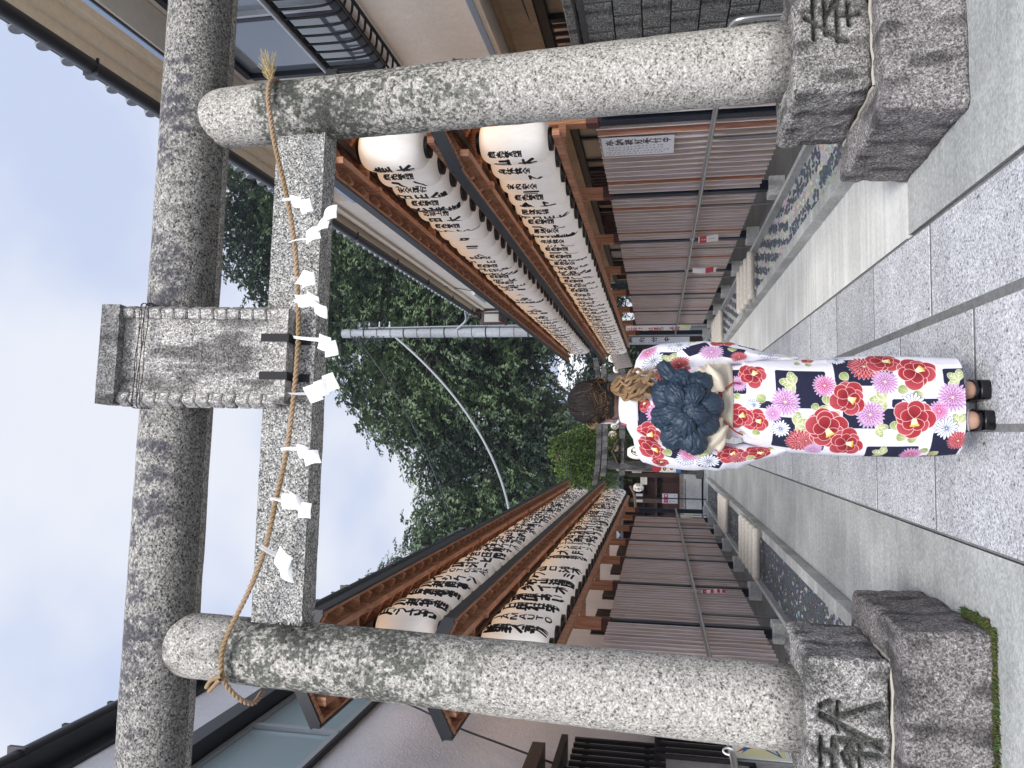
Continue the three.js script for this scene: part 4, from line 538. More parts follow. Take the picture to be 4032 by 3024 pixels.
// ---------- the white house on the left ----------
{
  const h = thing('white_house', 'white stucco house with dark gutter behind the left lantern rack', 'house', -2.6, 0, -10);
  B(h, 'wall', M.white, -4.6, 2.95, -10.2, 4.0, 5.9, 15.8);
  B(h, 'eave_soffit', M.gutterDark, -2.58, 5.83, -10.2, .36, .06, 16.3); B(h, 'fascia', M.gutterDark, -2.45, 5.9, -10.2, .03, .16, 16.3);
  B(h, 'wall_trim', M.gutterDark, -2.585, 5.74, -10.2, .05, .14, 15.9);
  part(h, 'gutter', merge([boxUV(rod(V(.18, 5.87, 8.0), V(.18, 5.87, -8.0), .06, .06, 14))]), M.gutterDark); for (let k = 0; k < 8; k++) B(h, 'gutter_clip', M.gutterDark, -2.42, 5.89, -3 - 2.0 * k, .15, .15, .03);
  B(h, 'gutter_box', M.gutterDark, -2.4, 5.88, -18.02, .18, .16, .18, { bevel: .02 });
  B(h, 'roof', M.gutterDark, -3.87, 6.5, -10.2, 3.1, .07, 16.3, { rz: -.37 });
  for (let k = 0; k < 30; k++) B(h, 'snow_guard', M.iron, -2.46, 6.05, -2.5 - .53 * k, .03, .09, .035);
  const w = new THREE.Group(); w.name = 'window'; h.add(w); w.userData.label = 'wide frosted window under a dark hood';
  B(w, 'window_hood', M.gutterDark, -2.5, 4.82, -4.6, .2, .15, 5.5); B(w, 'window_hood', M.gutterDark, -2.5, 4.35, -7.37, .16, .95, .05);
  for (const [a, b] of [[-7.3, -6.28], [-6.2, -5.2], [-5.12, -4.1], [-4.02, -3]]) B(w, 'window_pane', M.frost, -2.585, 4.33, (a + b) / 2, .03, .76, b - a);
  for (const z of [-7.32, -6.24, -5.16, -4.06]) B(w, 'window_frame', M.alum, -2.57, 4.33, z, .07, .8, .055); for (const y of [3.94, 4.71]) B(w, 'window_frame', M.alum, -2.57, y, -5.1, .06, .045, 4.4); B(w, 'window_frame', M.black, -2.565, 3.905, -5.1, .05, .025, 4.45);
  part(h, 'wall_cable', tube([V(.04, 4.6, 2.5), V(.06, 3.6, 3.0), V(.06, 3.0, 3.45), V(.06, 2.5, 3.75), V(.06, 1.9, 4.1)].map((p) => p), .009, 30, 5), M.wire);
  B(h, 'wall_hood', M.gutterBrown, -2.5, 2.2, -5.72, .2, .1, .62); B(h, 'wall_hood', M.black, -2.5, 2.02, -5.6, .22, .05, 1.2);
  const lat = new THREE.Group(); lat.name = 'lattice'; h.add(lat); for (let k = 0; k < 9; k++) B(lat, 'lattice_bar', M.black, -2.5, 1.6, -6.95 + .115 * k + .55, .03, .72, .035); for (const y of [1.38, 1.86]) B(lat, 'lattice_rail', M.black, -2.53, y, -5.94, .025, .04, 1.05);
  const lat2 = new THREE.Group(); lat2.name = 'lattice'; h.add(lat2); for (let k = 0; k < 11; k++) B(lat2, 'lattice_bar', M.black, -2.47, .95, -7.3 + .115 * k, .03, .72, .03); for (const y of [.6, 1.3]) B(lat2, 'lattice_rail', M.black, -2.5, y, -6.7, .03, .05, 1.3);
  for (let k = 0; k < 5; k++) { const z = -8.6 - 2.1 * k; B(h, 'dark_opening', M.black, -2.6, 1.6, z, .03, 1.1, 1.3); for (let i = 0; i < 9; i++) B(h, 'lattice_bar', M.darkWood, -2.56, 1.65, z - .55 + i * .138, .03, 1.0, .03); }
}
{ // small poster tied to the left handrail in the very foreground
  const t = cv(200, 300, (g) => { g.fillStyle = '#eef0ec'; g.fillRect(0, 0, 200, 300); g.fillStyle = '#eee9b4'; g.fillRect(14, 20, 172, 190); reseed(12); g.lineWidth = 7; for (const c of ['#c43b35', '#2c66b0', '#3d8d4c', '#d9b53a', '#c43b35', '#2c66b0']) { g.strokeStyle = c; g.beginPath(); g.moveTo(rr(20, 180), rr(30, 200)); for (let i = 0; i < 3; i++) g.lineTo(rr(20, 180), rr(30, 200)); g.stroke(); } g.strokeStyle = '#333'; scribble(g, 40, 226, 14, 4, 1.5); scribble(g, 100, 226, 14, 4, 1.5); });
  const o = thing('poster', 'small coloured map poster hanging from the left handrail beside the gate pillar', 'poster', -1.83, .66, -4.86, PI / 2 - .25); part(o, 'poster_sheet', boxG(.3, .42, .004), mat({ map: t, roughness: .4 })); o.children[0].geometry = new THREE.BoxGeometry(.3, .42, .004); part(o, 'poster_board', boxG(.32, .45, .012), flat(0x6f747a, .4)).position.z = -.0085; part(o, 'tie', new THREE.TorusGeometry(.03, .006, 6, 20), M.paper).position.set(-.1, .235, .0);
}
// plastic-sleeved tags tied along the handrails
{
  reseed(19); const list = [[1, -9.62, .3, 'pink and white plastic tag on the right handrail, nearest of three'], [1, -11.5, .42, 'clear sleeve with a pink card on the right handrail, middle of three'], [1, -17.6, .3, 'yellow and white sleeve on the right handrail, farthest of three'], [-1, -9.3, .34, 'thin red and white tag hanging from the left handrail, nearer of two'], [-1, -17.4, .34, 'pale green sleeve hanging from the far end of the left handrail']];
  list.forEach(([s, z, l, label], i) => { const t = cv(64, 128, (g) => { g.fillStyle = i === 2 ? '#e6df9c' : i === 4 ? '#cfd8b8' : '#ece6e6'; g.fillRect(0, 0, 64, 128); g.fillStyle = '#c8404f'; if (i !== 2 && i !== 4) g.fillRect(0, i === 1 ? 70 : 8, 64, i === 3 ? 20 : 44); if (i === 3) { g.fillRect(0, 50, 64, 16); g.fillRect(0, 84, 64, 14); g.fillRect(0, 110, 64, 18); } g.strokeStyle = '#fff'; scribble(g, 32, 14, 16, 2, 2); g.strokeStyle = '#555'; scribble(g, 32, 66, 12, 4, 1.5); });
    const g = new THREE.PlaneGeometry(i === 3 ? .045 : .085, l * .8, 4, 6), p = g.attributes.position; for (let k = 0; k < p.count; k++) p.setZ(k, .02 * Math.sin(p.getY(k) * 14 + i) + .015 * Math.cos(p.getX(k) * 20)); g.computeVertexNormals();
    const o = thing('sleeve_tag', label, 'tag', SX(s, 2.11), .88 - l / 2 - .04, z, s > 0 ? -.7 : .7, 'tags tied to the handrails'); part(o, 'tag_card', g, mat({ map: t, roughness: .25, side: THREE.DoubleSide })); part(o, 'tag_tie', new THREE.TorusGeometry(.026, .004, 5, 18).rotateY(PI / 2), M.paper).position.set(0, l / 2 + .04, 0); });
}
// ---------- the shrine yard behind the lantern racks ----------
const emblem = (g, x, y, r) => { g.fillStyle = '#0d0d0d'; g.beginPath(); g.arc(x, y, r, 0, 7); g.fill(); g.fillStyle = '#f2efe9'; for (let k = 0; k < 3; k++) { const a = k * 2.094 + .4; g.save(); g.translate(x, y); g.rotate(a); g.beginPath(); g.arc(0, -r * .42, r * .27, 0, 7); g.fill(); g.lineWidth = r * .15; g.strokeStyle = '#f2efe9'; g.beginPath(); g.arc(0, 0, r * .74, -PI / 2, -PI / 2 + 1.25); g.stroke(); g.restore(); } g.fillStyle = '#0d0d0d'; };
{
  const g = thing('inner_torii', 'dark stone torii with upswept double lintel at the far end of the path', 'torii gate', .3, 0, -23);
  const lintel = (y, hw, h, d, lift) => { const rings = []; for (let i = 0; i <= 30; i++) { const t = i / 15 - 1, x = t * hw, yy = y + lift * Math.pow(Math.abs(t), 3), r = []; for (const [a, b] of [[-1, -1], [1, -1], [1.06, 1], [-1.06, 1], [-1, -1]]) r.push(V(x, yy + b * h / 2, a * d / 2)); rings.push(r); } const q = norm(loft(rings, (i, j) => [i * .15, j * .2], false)); q.computeVertexNormals(); return merge([q, bar(hw, y + lift, 0, .02, h, d), bar(-hw, y + lift, 0, .02, h, d)]); };
  const sm = mat({ map: stoneTex, color: new THREE.Color(.32, .32, .335), roughness: .9 });
  part(g, 'lintel', lintel(3.0, 1.86, .15, .34, .13), sm); part(g, 'under_lintel', lintel(2.83, 1.62, .16, .26, .06), mat({ map: stoneTex, color: new THREE.Color(.42, .42, .43), roughness: .9 }), 'paler lower course of the double lintel');
  part(g, 'tie_beam', bar(0, 2.33, 0, 3.2, .17, .16), sm); for (const s of [-1, 1]) { part(g, 'pillar', boxUV(rod(V(s * 1.38, 0, 0), V(s * 1.28, 2.76, 0), .16, .135, 20)), sm); part(g, 'pillar_base', boxG(.5, .22, .5, .03), sm).position.set(s * 1.38, .11, 0); }
  part(g, 'strut', boxG(.2, .34, .16), sm).position.set(0, 2.58, 0);
}
// round lanterns with the three-comma crest, strung in the yard
const crestTex = cv(512, 256, (g) => { paperBase(g, 512, 256); for (const x of [0, 256, 512]) emblem(g, x, 132, 66); });
const crestTall = cv(512, 256, (g) => { paperBase(g, 512, 256); for (const x of [0, 256, 512]) emblem(g, x, 128, 60); });
const crestMat = mat({ map: crestTex, roughness: .75, emissive: new THREE.Color(1, .75, .5), emissiveIntensity: .12 });
const roundL = (r, squash) => { const p = []; for (let i = 0; i <= 36; i++) { const a = -PI / 2 * .82 + PI * .82 * i / 36; p.push(new THREE.Vector2(Math.cos(a) * r + (i % 2 ? -.002 : .002), Math.sin(a) * r * squash)); } return new THREE.LatheGeometry(p, 26); };
{
  const g = roundL(.135, 1.0), capG = new THREE.CylinderGeometry(.05, .05, .025, 16);
  const pts = [[2.26, 2.68, -24, 'right end beside the grey roof'], [1.93, 2.54, -24.05, 'second from the right, half behind the dark box'], [.19, 2.6, -24, 'just left of the person'], [-.12, 2.68, -24.2, 'left of the one beside the person'], [-.5, 2.62, -24.3, 'leftmost, above the wooden lantern box']]; let first;
  for (const [x, y, z, w] of pts) { const label = `small round crest lantern, ${w}`; if (!first) { first = thing('round_lantern', label, 'paper lantern', x, y, z, 0, 'round crest lanterns in the shrine yard'); part(first, 'lantern_paper', g, crestMat); part(first, 'lantern_cap', capG, capMat).position.y = .125; part(first, 'lantern_cap', capG, capMat).position.y = -.125; first.rotation.y = .0; } else copyOf(first, label, x, y, z, rr(-.3, .3)); }
  one('hanging_wire', 'thin dark wire strung across the yard carrying the round crest lanterns', 'wire', tube([V(-3, 3.0, -24), V(-.5, 2.78, -24.2), V(.2, 2.76, -24), V(1.9, 2.72, -24.05), V(2.3, 2.84, -24), V(3.4, 3.2, -24)], .008, 40, 5), M.wire);
  const bg = roundL(.2, 1.62), big = thing('big_lantern', 'large oval white crest lantern under a small wooden roof left of the person', 'paper lantern', -.6, 1.88, -22.6); part(big, 'lantern_paper', bg, mat({ map: crestTall, roughness: .75, emissive: new THREE.Color(1, .8, .55), emissiveIntensity: .08 })).rotation.y = .25; part(big, 'lantern_cap', new THREE.CylinderGeometry(.11, .11, .05, 20), capMat).position.y = .31;
  const box = thing('lantern_roof', 'small gabled wooden lantern roof on a grey post left of the person', 'lantern stand', -.72, 0, -22.85); part(box, 'post', boxG(.17, 2.5, .15, .01), M.greyWood).position.set(-.36, 1.25, -.15); part(box, 'arm', boxG(.7, .09, .08), M.greyWood).position.set(.1, 2.32, -.06); for (const s of [-1, 1]) { const m = part(box, 'roof_slope', boxG(.4, .035, .5), M.darkWood); m.position.set(.14 + s * .17, 2.52, .1); m.rotation.z = -s * .42; } part(box, 'ridge', boxG(.06, .05, .54), M.darkWood).position.set(.14, 2.61, .1); part(box, 'hanger', boxG(.03, .3, .03), M.iron).position.set(.12, 2.34, .2);
}
{ // tea house with tiled roof on the left of the yard
  const h = thing('tiled_shop', 'dark timber shop with wavy grey tiled roof at the far left of the yard', 'shop', -2.2, 0, -25.5);
  B(h, 'back_wall', M.darkRed, -2.2, 1.6, -25.6, 3.6, 3.2, .2); B(h, 'side_wall', M.darkRed, -3.9, 1.6, -26, .2, 3.2, 3);
  for (const x of [-.55, -1.35, -2.15, -2.95]) B(h, 'post', M.darkWood, x, 1.25, -24.6, .13, 2.5, .13); B(h, 'eave_beam', M.darkWood, -2.0, 2.42, -24.5, 3.6, .14, .14); B(h, 'sill', M.greyWood, -2, .56, -23.9, 3.4, .16, 1.2); B(h, 'floor', M.darkWood, -2, .24, -24.2, 3.6, .48, 1.6);
  for (let k = 0; k < 8; k++) B(h, 'panel_board', M.darkRed, -.75 - .34 * k, 1.1, -25.46, .3, 1.1, .04, { v: k }); B(h, 'shelf', M.darkWood, -1.8, 1.75, -25.35, 2.2, .05, .3); B(h, 'shelf', M.darkWood, -1.8, 1.35, -25.35, 2.2, .05, .3);
  // roof as courses of round tiles
  const slope = .62, tg = (() => { const r = []; for (let i = 0; i <= 1; i++) { const q = []; for (let j = 0; j <= 8; j++) { const a = j / 8; q.push(V((a - .5) * .2, .035 * Math.cos(a * 2 * PI) + (i ? .0 : .022), i ? -.26 : 0)); } r.push(q); } const g = norm(loft(r, null, false)); const e = []; for (let j = 0; j < 9; j++) e.push(r[0][j]); const f = norm(loft([e, e.map((p) => V(p.x, p.y - .03, p.z))], null, false)); f.computeVertexNormals(); return merge([g, f]); })();
  const rf = new THREE.Group(); rf.name = 'tiled_roof'; h.add(rf); rf.position.set(-.05, 2.42, 1.2); rf.rotation.x = slope;
  for (let r = 0; r < 9; r++) for (let c = 0; c < 18; c++) { const m = part(rf, 'roof_tile', tg, M.tile); m.position.set(1.45 - c * .2, .05 + .004 * (c % 2), -r * .235); }
  part(rf, 'roof_deck', boxG(3.7, .04, 2.2), M.tileDark).position.set(-.25, -.005, -1.0);
  const rg = new THREE.Group(); rg.name = 'roof_ridge'; h.add(rg); for (let k = 0; k < 5; k++) B(rg, 'ridge_tile', M.tileDark, -2.25, 3.72 + .06 * k, -25.95, 3.7 - .02 * k, .05, .3 - .03 * k); for (let k = 0; k < 12; k++) { const m = part(rg, 'ridge_tile', new THREE.CylinderGeometry(.07, .07, .28, 12).rotateZ(PI / 2), M.tile); m.position.set(1.4 - .3 * k, 4.04, -.45); } const end = part(rg, 'ridge_end', boxG(.16, .5, .34, .04), M.tileDark); end.position.set(1.75, 3.95, -.45);
  // second roof behind, higher
  const rf2 = new THREE.Group(); rf2.name = 'tiled_roof'; h.add(rf2); rf2.position.set(-.9, 3.1, -1.4); rf2.rotation.x = slope; for (let r = 0; r < 7; r++) for (let c = 0; c < 12; c++) { const m = part(rf2, 'roof_tile', tg, M.tile); m.position.set(.9 - c * .2, .05 + .004 * (c % 2), -r * .235); }
}
{
  const notice = (label, x, y, z, w, h, f, tw = 128) => { const t = cv(tw, Math.round(tw * h / w), f); const o = one('notice_board', label, 'notice', new THREE.BoxGeometry(w, h, .02), mat({ map: t, roughness: .6 }), x, y, z); return o; };
  notice('poster of food bowls with a red and blue border outside the shop', -.97, 1.05, -22.5, .36, .8, (g, w, h) => { g.fillStyle = '#d9d4cf'; g.fillRect(0, 0, w, h); g.fillStyle = '#a8262a'; g.beginPath(); g.arc(50, 30, 60, 0, 7); g.fill(); g.fillStyle = '#3b6ea3'; g.fillRect(0, h - 50, w, 50); for (const [x, y] of [[40, 120], [84, 150], [46, 190]]) { g.fillStyle = '#e8e4da'; g.beginPath(); g.ellipse(x, y, 40, 30, 0, 0, 7); g.fill(); g.fillStyle = '#6d3c24'; g.beginPath(); g.ellipse(x, y, 26, 18, 0, 0, 7); g.fill(); g.fillStyle = '#c9a678'; g.beginPath(); g.ellipse(x - 6, y, 10, 7, 0, 0, 7); g.fill(); } });
  notice('pink and white notice on the shop fence at the left', -1.85, .97, -22, .27, .42, (g, w, h) => { g.fillStyle = '#efecee'; g.fillRect(0, 0, w, h); g.fillStyle = '#d8437c'; g.fillRect(8, 22, w - 16, 54); g.fillStyle = '#fff'; g.beginPath(); g.arc(100, 48, 12, 0, 7); g.fill(); g.strokeStyle = '#fff'; scribble(g, 40, 30, 16, 2, 3); g.strokeStyle = '#444'; scribble(g, 30, 90, 12, 6, 2); scribble(g, 100, 150, 11, 3, 2); });
  reseed(44); notice('grey printed sheet pinned inside the shop', -1.08, 1.93, -23.9, .36, .28, (g, w, h) => { g.fillStyle = '#b9b5ae'; g.fillRect(0, 0, w, h); g.strokeStyle = '#4a4742'; for (let x = 14; x < w; x += 16) scribble(g, x, 8, 12, 6, 1.5); });
  notice('second paper sheet pinned lower inside the shop', -1.5, 1.72, -23.95, .22, .2, (g, w, h) => { g.fillStyle = '#cbc7c0'; g.fillRect(0, 0, w, h); g.strokeStyle = '#4a4742'; for (let x = 14; x < w; x += 22) scribble(g, x, 8, 14, 5, 2); });
  const sl = thing('shop_lantern', 'round white lettered lantern hanging at the shop front', 'paper lantern', -1.64, 1.86, -23); part(sl, 'lantern_paper', roundL(.12, 1.3), mat({ map: cv(512, 256, (g) => { paperBase(g, 512, 256); g.strokeStyle = g.fillStyle = '#111'; for (const x of [0, 256, 512]) { column(g, '中神灯', x - 30, 40, 60, .13); emblem(g, x + 70, 128, 40); } }), roughness: .75, emissive: new THREE.Color(1, .8, .5), emissiveIntensity: .1 })); part(sl, 'lantern_cap', new THREE.CylinderGeometry(.05, .05, .03, 14), capMat).position.y = .15;
  const rp = one('shop_rope', 'thick straw rope with white paper strips across the shop front', 'rope', merge([tube([V(-1.5, 2.05, -21.6), V(-1.75, 1.93, -21.6), V(-2.1, 1.9, -21.6)], .035, 16, 8)]), M.straw); 
  for (let k = 0; k < 2; k++) one('paper_strip', `white paper strip hanging from the shop rope, ${k ? 'left' : 'right'} of two`, 'paper streamer', boxG(.07, .18, .006), M.paper, -1.74 - .16 * k, 1.8, -21.58, 'paper strips on the shop rope');
  // prayer banners on the right
  const banner = (label, x, y, z, f) => { const t = cv(128, 1024, f), o = thing('banner', label, 'banner', x, y, z, -.1); part(o, 'cloth', new THREE.BoxGeometry(.2, 1.8, .012), mat({ map: t, roughness: .8 })); part(o, 'pole', new THREE.CylinderGeometry(.014, .014, 2.3, 10), M.darkMetal).position.set(-.12, -.25, 0); };
  banner('tall white banner lettered in red beside the far right post', 2.72, 1.36, -20.7, (g) => { g.fillStyle = '#eeedf1'; g.fillRect(0, 0, 128, 1024); g.strokeStyle = g.fillStyle = '#c03a4a'; column(g, '厄除け', 64, 90, 74, .11); column(g, '社運昌', 64, 400, 74, .11); column(g, '満願', 64, 720, 74, .11); });
  banner('tall white banner lettered in black and blue, behind the person\'s shoulder', 2.46, 1.36, -21.1, (g) => { g.fillStyle = '#e6ebf2'; g.fillRect(0, 0, 128, 1024); g.strokeStyle = g.fillStyle = '#15161c'; column(g, '願行付中', 84, 70, 86, .13, 2.2); g.strokeStyle = '#5a7fb0'; scribble(g, 30, 60, 34, 22, 3); });
  const rf = thing('grey_roof_shed', 'low shed with grey slatted roof right of the inner torii', 'shed', 2.3, 0, -22.6); for (let k = 0; k < 16; k++) { const m = part(rf, 'roof_batten', boxG(.055, .03, 1.1), M.greyWood); m.position.set(-.42 + .06 * k, 2.28 + .022 * k, -.1); m.rotation.x = .5; } B(rf, 'shed_wall', M.darkWood, 2.4, .9, -23.3, 1.6, 1.8, .1); B(rf, 'shed_post', M.darkWood, 1.8, 1.0, -22.5, .09, 2.0, .09); B(rf, 'shed_shelf', M.greyWood, 2.35, 1.1, -22.9, 1.0, .05, .5);
  one('dark_box', 'dark box hanging right of the person\'s head behind the crest lantern', 'sign', boxG(.26, .22, .1, .01), M.darkWood, 1.86, 2.35, -23.2);
  one('threshold_wall', 'pale low wall and raised gravel edge left behind the person', 'wall', merge([bar(-1.6, .3, -23.2, 1.8, .5, .2), bar(-.6, .16, -22.4, .4, .3, 1.4)]), M.kerb);
  const fp = thing('fence_post', 'thin dark fence rail standing before the shop', 'fence', -1.85, 0, -21.8); part(fp, 'rail', boxG(.03, 2.1, .03), M.black).position.set(.02, 1.05, 0); part(fp, 'cross_rail', boxG(.9, .05, .05), M.greyWood).position.set(.1, .55, -.2);
  // utility pole with its fittings and cables
  const up = thing('utility_pole', 'weathered concrete utility pole with steps and cable coils behind the right rack', 'utility pole', 2.88, 0, -22);
  const pr = (y) => .175 - .005 * (y - 4) ; part(up, 'pole_shaft', boxUV(rod(V(0, 0, 0), V(0, 10.75, 0), .195, .135, 24)), M.pole);
  for (let k = 0; k < 14; k++) part(up, 'pole_band', new THREE.TorusGeometry(pr(5 + .42 * k) + .004, .01 + .006 * (k % 3 === 0), 6, 24).rotateX(PI / 2), k % 3 ? M.steelMatt : M.wire).position.y = 5 + .42 * k;
  for (let k = 0; k < 12; k++) part(up, 'step_bolt', rod(V(.16 * (k % 2 ? 1 : -1), 5.2 + .45 * k, .05), V(.3 * (k % 2 ? 1 : -1), 5.2 + .45 * k, .08), .009, .009, 6), M.steelMatt);
  part(up, 'conduit', tube([V(.17, 4, .08), V(.175, 6.5, .08), V(.16, 8.5, .08), V(.15, 10.2, .08)], .02, 20, 6), M.cable); part(up, 'conduit', tube([V(.1, 4, .15), V(.11, 7, .15), V(.1, 10, .13)], .012, 20, 6), M.wire);
  reseed(91); const coil = []; for (let k = 0; k < 16; k++) { const y = 9.3 + rr(0, 1.3), s = rnd() < .5 ? -1 : 1; coil.push(tube([V(s * .1, y, .1), V(s * rr(.25, .45), y + rr(-.25, .25), rr(0, .25)), V(s * rr(.15, .35), y + rr(-.3, .3), rr(.0, .25)), V(s * .1, y + rr(-.2, .2), .1)], .011, 14, 5)); } part(up, 'cable_coil', merge(coil), M.wire);
  part(up, 'insulator', merge([0, 1, 2, 3].map((k) => rod(V(.14, 10.2 - .32 * k, .05), V(.34, 10.2 - .32 * k, .05), .035, .02, 8))), flat(0xcfd2d4, .4));
  const sag = (a, b, d, n = 12) => { const p = []; for (let i = 0; i <= n; i++) { const t = i / n; p.push(a.clone().lerp(b, t).add(V(0, -d * 4 * t * (1 - t), 0))); } return p; };
  one('thick_cable', 'thick pale cable sagging from the utility pole to the left rack roof', 'cable', tube(sag(V(2.74, 9.05, -22), V(-2.1, 5.0, -19.4), .62), .034, 50, 7), M.cable);
  one('overhead_wire', 'thin dark wire running from the pole top down to the white house gutter', 'wire', tube(sag(V(2.5, 10.1, -22), V(-2.2, 6.15, -17.9), .3), .014, 40, 5), M.wire);
  one('service_cable', 'pale looped service cable from the utility pole to the cream house corner', 'cable', merge([tube([V(2.95, 7.15, -21.9), V(3.1, 6.7, -21.2), V(3.25, 6.5, -20.4), V(3.3, 6.25, -19.7), V(3.2, 6.2, -19.4), V(3.32, 6.0, -19.3)], .028, 30, 7), tube([V(2.95, 7.1, -21.9), V(3.15, 6.6, -21.1), V(3.3, 6.4, -20.2), V(3.35, 6.1, -19.6)], .02, 30, 6)]), M.cable);
  one('yard_wire', 'thin green wire running level above the inner torii', 'wire', tube([V(4, 3.86, -22.4), V(0, 3.88, -22.4), V(-3, 3.95, -22.4)], .009, 12, 5), flat(0x24413c, .6));
  const wb = thing('distant_white_building', 'pale white building glimpsed through the leaves beyond the inner torii', 'building', 5.6, 0, -60); B(wb, 'wall', flat(0xf0f2f4, .8), 5.6, 4.4, -60, 5.0, 8.8, 3); for (let k = 0; k < 3; k++) { const w = new THREE.Group(); w.name = 'window'; wb.add(w); B(w, 'pane', M.glass, 4.1 + 1.4 * k, 6.2, -58.48, .8, 1, .05); B(w, 'window_frame', M.alum, 4.1 + 1.4 * k, 5.66, -58.46, .9, .08, .08); }
}
// ---------- trees ----------
{
  reseed(2024);
  const sprayGeo = (n, len, leaf, droop) => { const L = []; for (let i = 0; i < n; i++) { const t = (i + .5) / n, s = leaf * (1 - .35 * Math.abs(t - .5)) * rr(.75, 1.2), side = i % 2 ? 1 : -1, p = [0, 0, 0, .28 * s, .05 * s, .5 * s, 0, 0, s, -.28 * s, .05 * s, .5 * s], g = new THREE.BufferGeometry(); g.setAttribute('position', new THREE.Float32BufferAttribute(p, 3)); g.setIndex([0, 1, 2, 0, 2, 3]); const q = new THREE.Object3D(); q.rotation.set(rr(-.5, .6), side * rr(.5, 1.3), rr(-.7, .7)); q.position.set(rr(-.05, .05), -droop * t * t + rr(-.04, .04), t * len); q.updateMatrix(); g.applyMatrix4(q.matrix); g.computeVertexNormals(); L.push(g); } const o = merge(L); return o; };
  const sprays = [sprayGeo(26, .66, .15, .24), sprayGeo(24, .55, .17, .34), sprayGeo(28, .72, .14, .14)], willow = sprayGeo(40, .22, .085, 1.0);
  const leafMat = mat({ color: 0xffffff, roughness: .55, side: THREE.DoubleSide }), bark = mat({ map: grimeTex(70, 60, 52, 3, .25), roughness: 1 });
  function tree(name, label, x, z, lumps, per, tones, trunkTop, geos, sc = 1) {
    const o = thing(name, label, 'tree', x, 0, z); const branches = [boxUV(tube([V(0, 0, 0), V(.1, trunkTop * .4, 0), V(-.1, trunkTop, .1)], .32, 14, 9))]; const tips = [];
    const list = []; for (const [lx, ly, lz, rx, ry, rz, k = 1] of lumps) {
      branches.push(tube([V(-.05, trunkTop * rr(.65, 1), .05), V((lx) * .5, lerp(trunkTop, ly, .55) + .3, lz * .5), V(lx, ly, lz)], .1, 14, 6));
      for (let b = 0; b < 5; b++) { const a = rr(0, 6.28), e = rr(-.4, 1); branches.push(tube([V(lx, ly - ry * .3, lz), V(lx + Math.cos(a) * rx * .5, ly + e * ry * .35, lz + Math.sin(a) * rz * .5), V(lx + Math.cos(a) * rx * .95, ly + e * ry * .6, lz + Math.sin(a) * rz * .95)], .035, 8, 5)); }
      const n = Math.round(2.0 * per * rx * ry * k); for (let i = 0; i < n; i++) { const u = rr(-1, 1), a = rr(0, 2 * PI), rad = Math.pow(rnd(), .42), s = Math.sqrt(1 - u * u); list.push([lx + Math.cos(a) * s * rx * rad, ly + u * ry * rad, lz + Math.sin(a) * s * rz * rad, Math.atan2(Math.cos(a) * s, Math.sin(a) * s), rad, u]); } }
    part(o, 'trunk', merge(branches), bark);
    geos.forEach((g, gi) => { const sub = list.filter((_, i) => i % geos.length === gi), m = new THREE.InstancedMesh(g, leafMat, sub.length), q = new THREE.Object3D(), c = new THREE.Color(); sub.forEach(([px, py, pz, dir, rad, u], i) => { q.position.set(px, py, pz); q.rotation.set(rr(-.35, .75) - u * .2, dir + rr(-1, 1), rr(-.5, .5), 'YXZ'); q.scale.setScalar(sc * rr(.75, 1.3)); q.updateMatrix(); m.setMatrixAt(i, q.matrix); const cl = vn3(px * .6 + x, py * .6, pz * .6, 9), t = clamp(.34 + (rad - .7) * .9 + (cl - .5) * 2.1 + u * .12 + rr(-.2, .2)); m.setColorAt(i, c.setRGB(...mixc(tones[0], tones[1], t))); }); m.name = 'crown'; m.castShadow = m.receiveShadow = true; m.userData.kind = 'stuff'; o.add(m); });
    return o;
  }
  const zel = [[.03, .056, .032], [.115, .175, .078]];
  // large trees behind the racks (positions are the crown's parts round the trunk)
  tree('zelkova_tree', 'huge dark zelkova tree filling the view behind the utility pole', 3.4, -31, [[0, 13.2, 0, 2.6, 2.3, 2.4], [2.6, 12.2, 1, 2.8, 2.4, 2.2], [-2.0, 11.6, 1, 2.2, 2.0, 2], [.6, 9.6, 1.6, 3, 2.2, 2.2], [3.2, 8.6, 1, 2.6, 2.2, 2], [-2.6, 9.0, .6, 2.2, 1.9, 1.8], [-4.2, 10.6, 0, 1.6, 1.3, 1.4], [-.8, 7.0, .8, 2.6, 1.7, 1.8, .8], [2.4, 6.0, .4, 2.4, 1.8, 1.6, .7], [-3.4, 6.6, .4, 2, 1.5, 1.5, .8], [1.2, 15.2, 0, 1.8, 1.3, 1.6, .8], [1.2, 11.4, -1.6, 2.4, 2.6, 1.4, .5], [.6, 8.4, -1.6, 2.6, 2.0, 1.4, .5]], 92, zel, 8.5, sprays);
  tree('zelkova_tree', 'tall zelkova crown showing between the two gate beams above the cream roof', 9.2, -30, [[-1.2, 18.6, 0, 1.9, 1.8, 1.8, .8], [1.4, 18.8, 0, 2.2, 2, 2, .8], [-2.6, 16.6, .4, 1.9, 1.8, 1.8, .85], [-.6, 16.2, 0, 2.4, 2.0, 2], [-3.2, 14.4, .6, 1.8, 1.6, 1.6, .8], [-1.6, 13.4, .6, 2.4, 2.0, 2], [1.6, 15.4, 0, 2.2, 2.2, 2], [-2.4, 11.0, .8, 2.4, 2.2, 2], [-.4, 9.4, .8, 2.4, 2.2, 2], [-2.4, 8.0, .8, 2.2, 2, 1.8, .8]], 80, zel, 11, sprays);
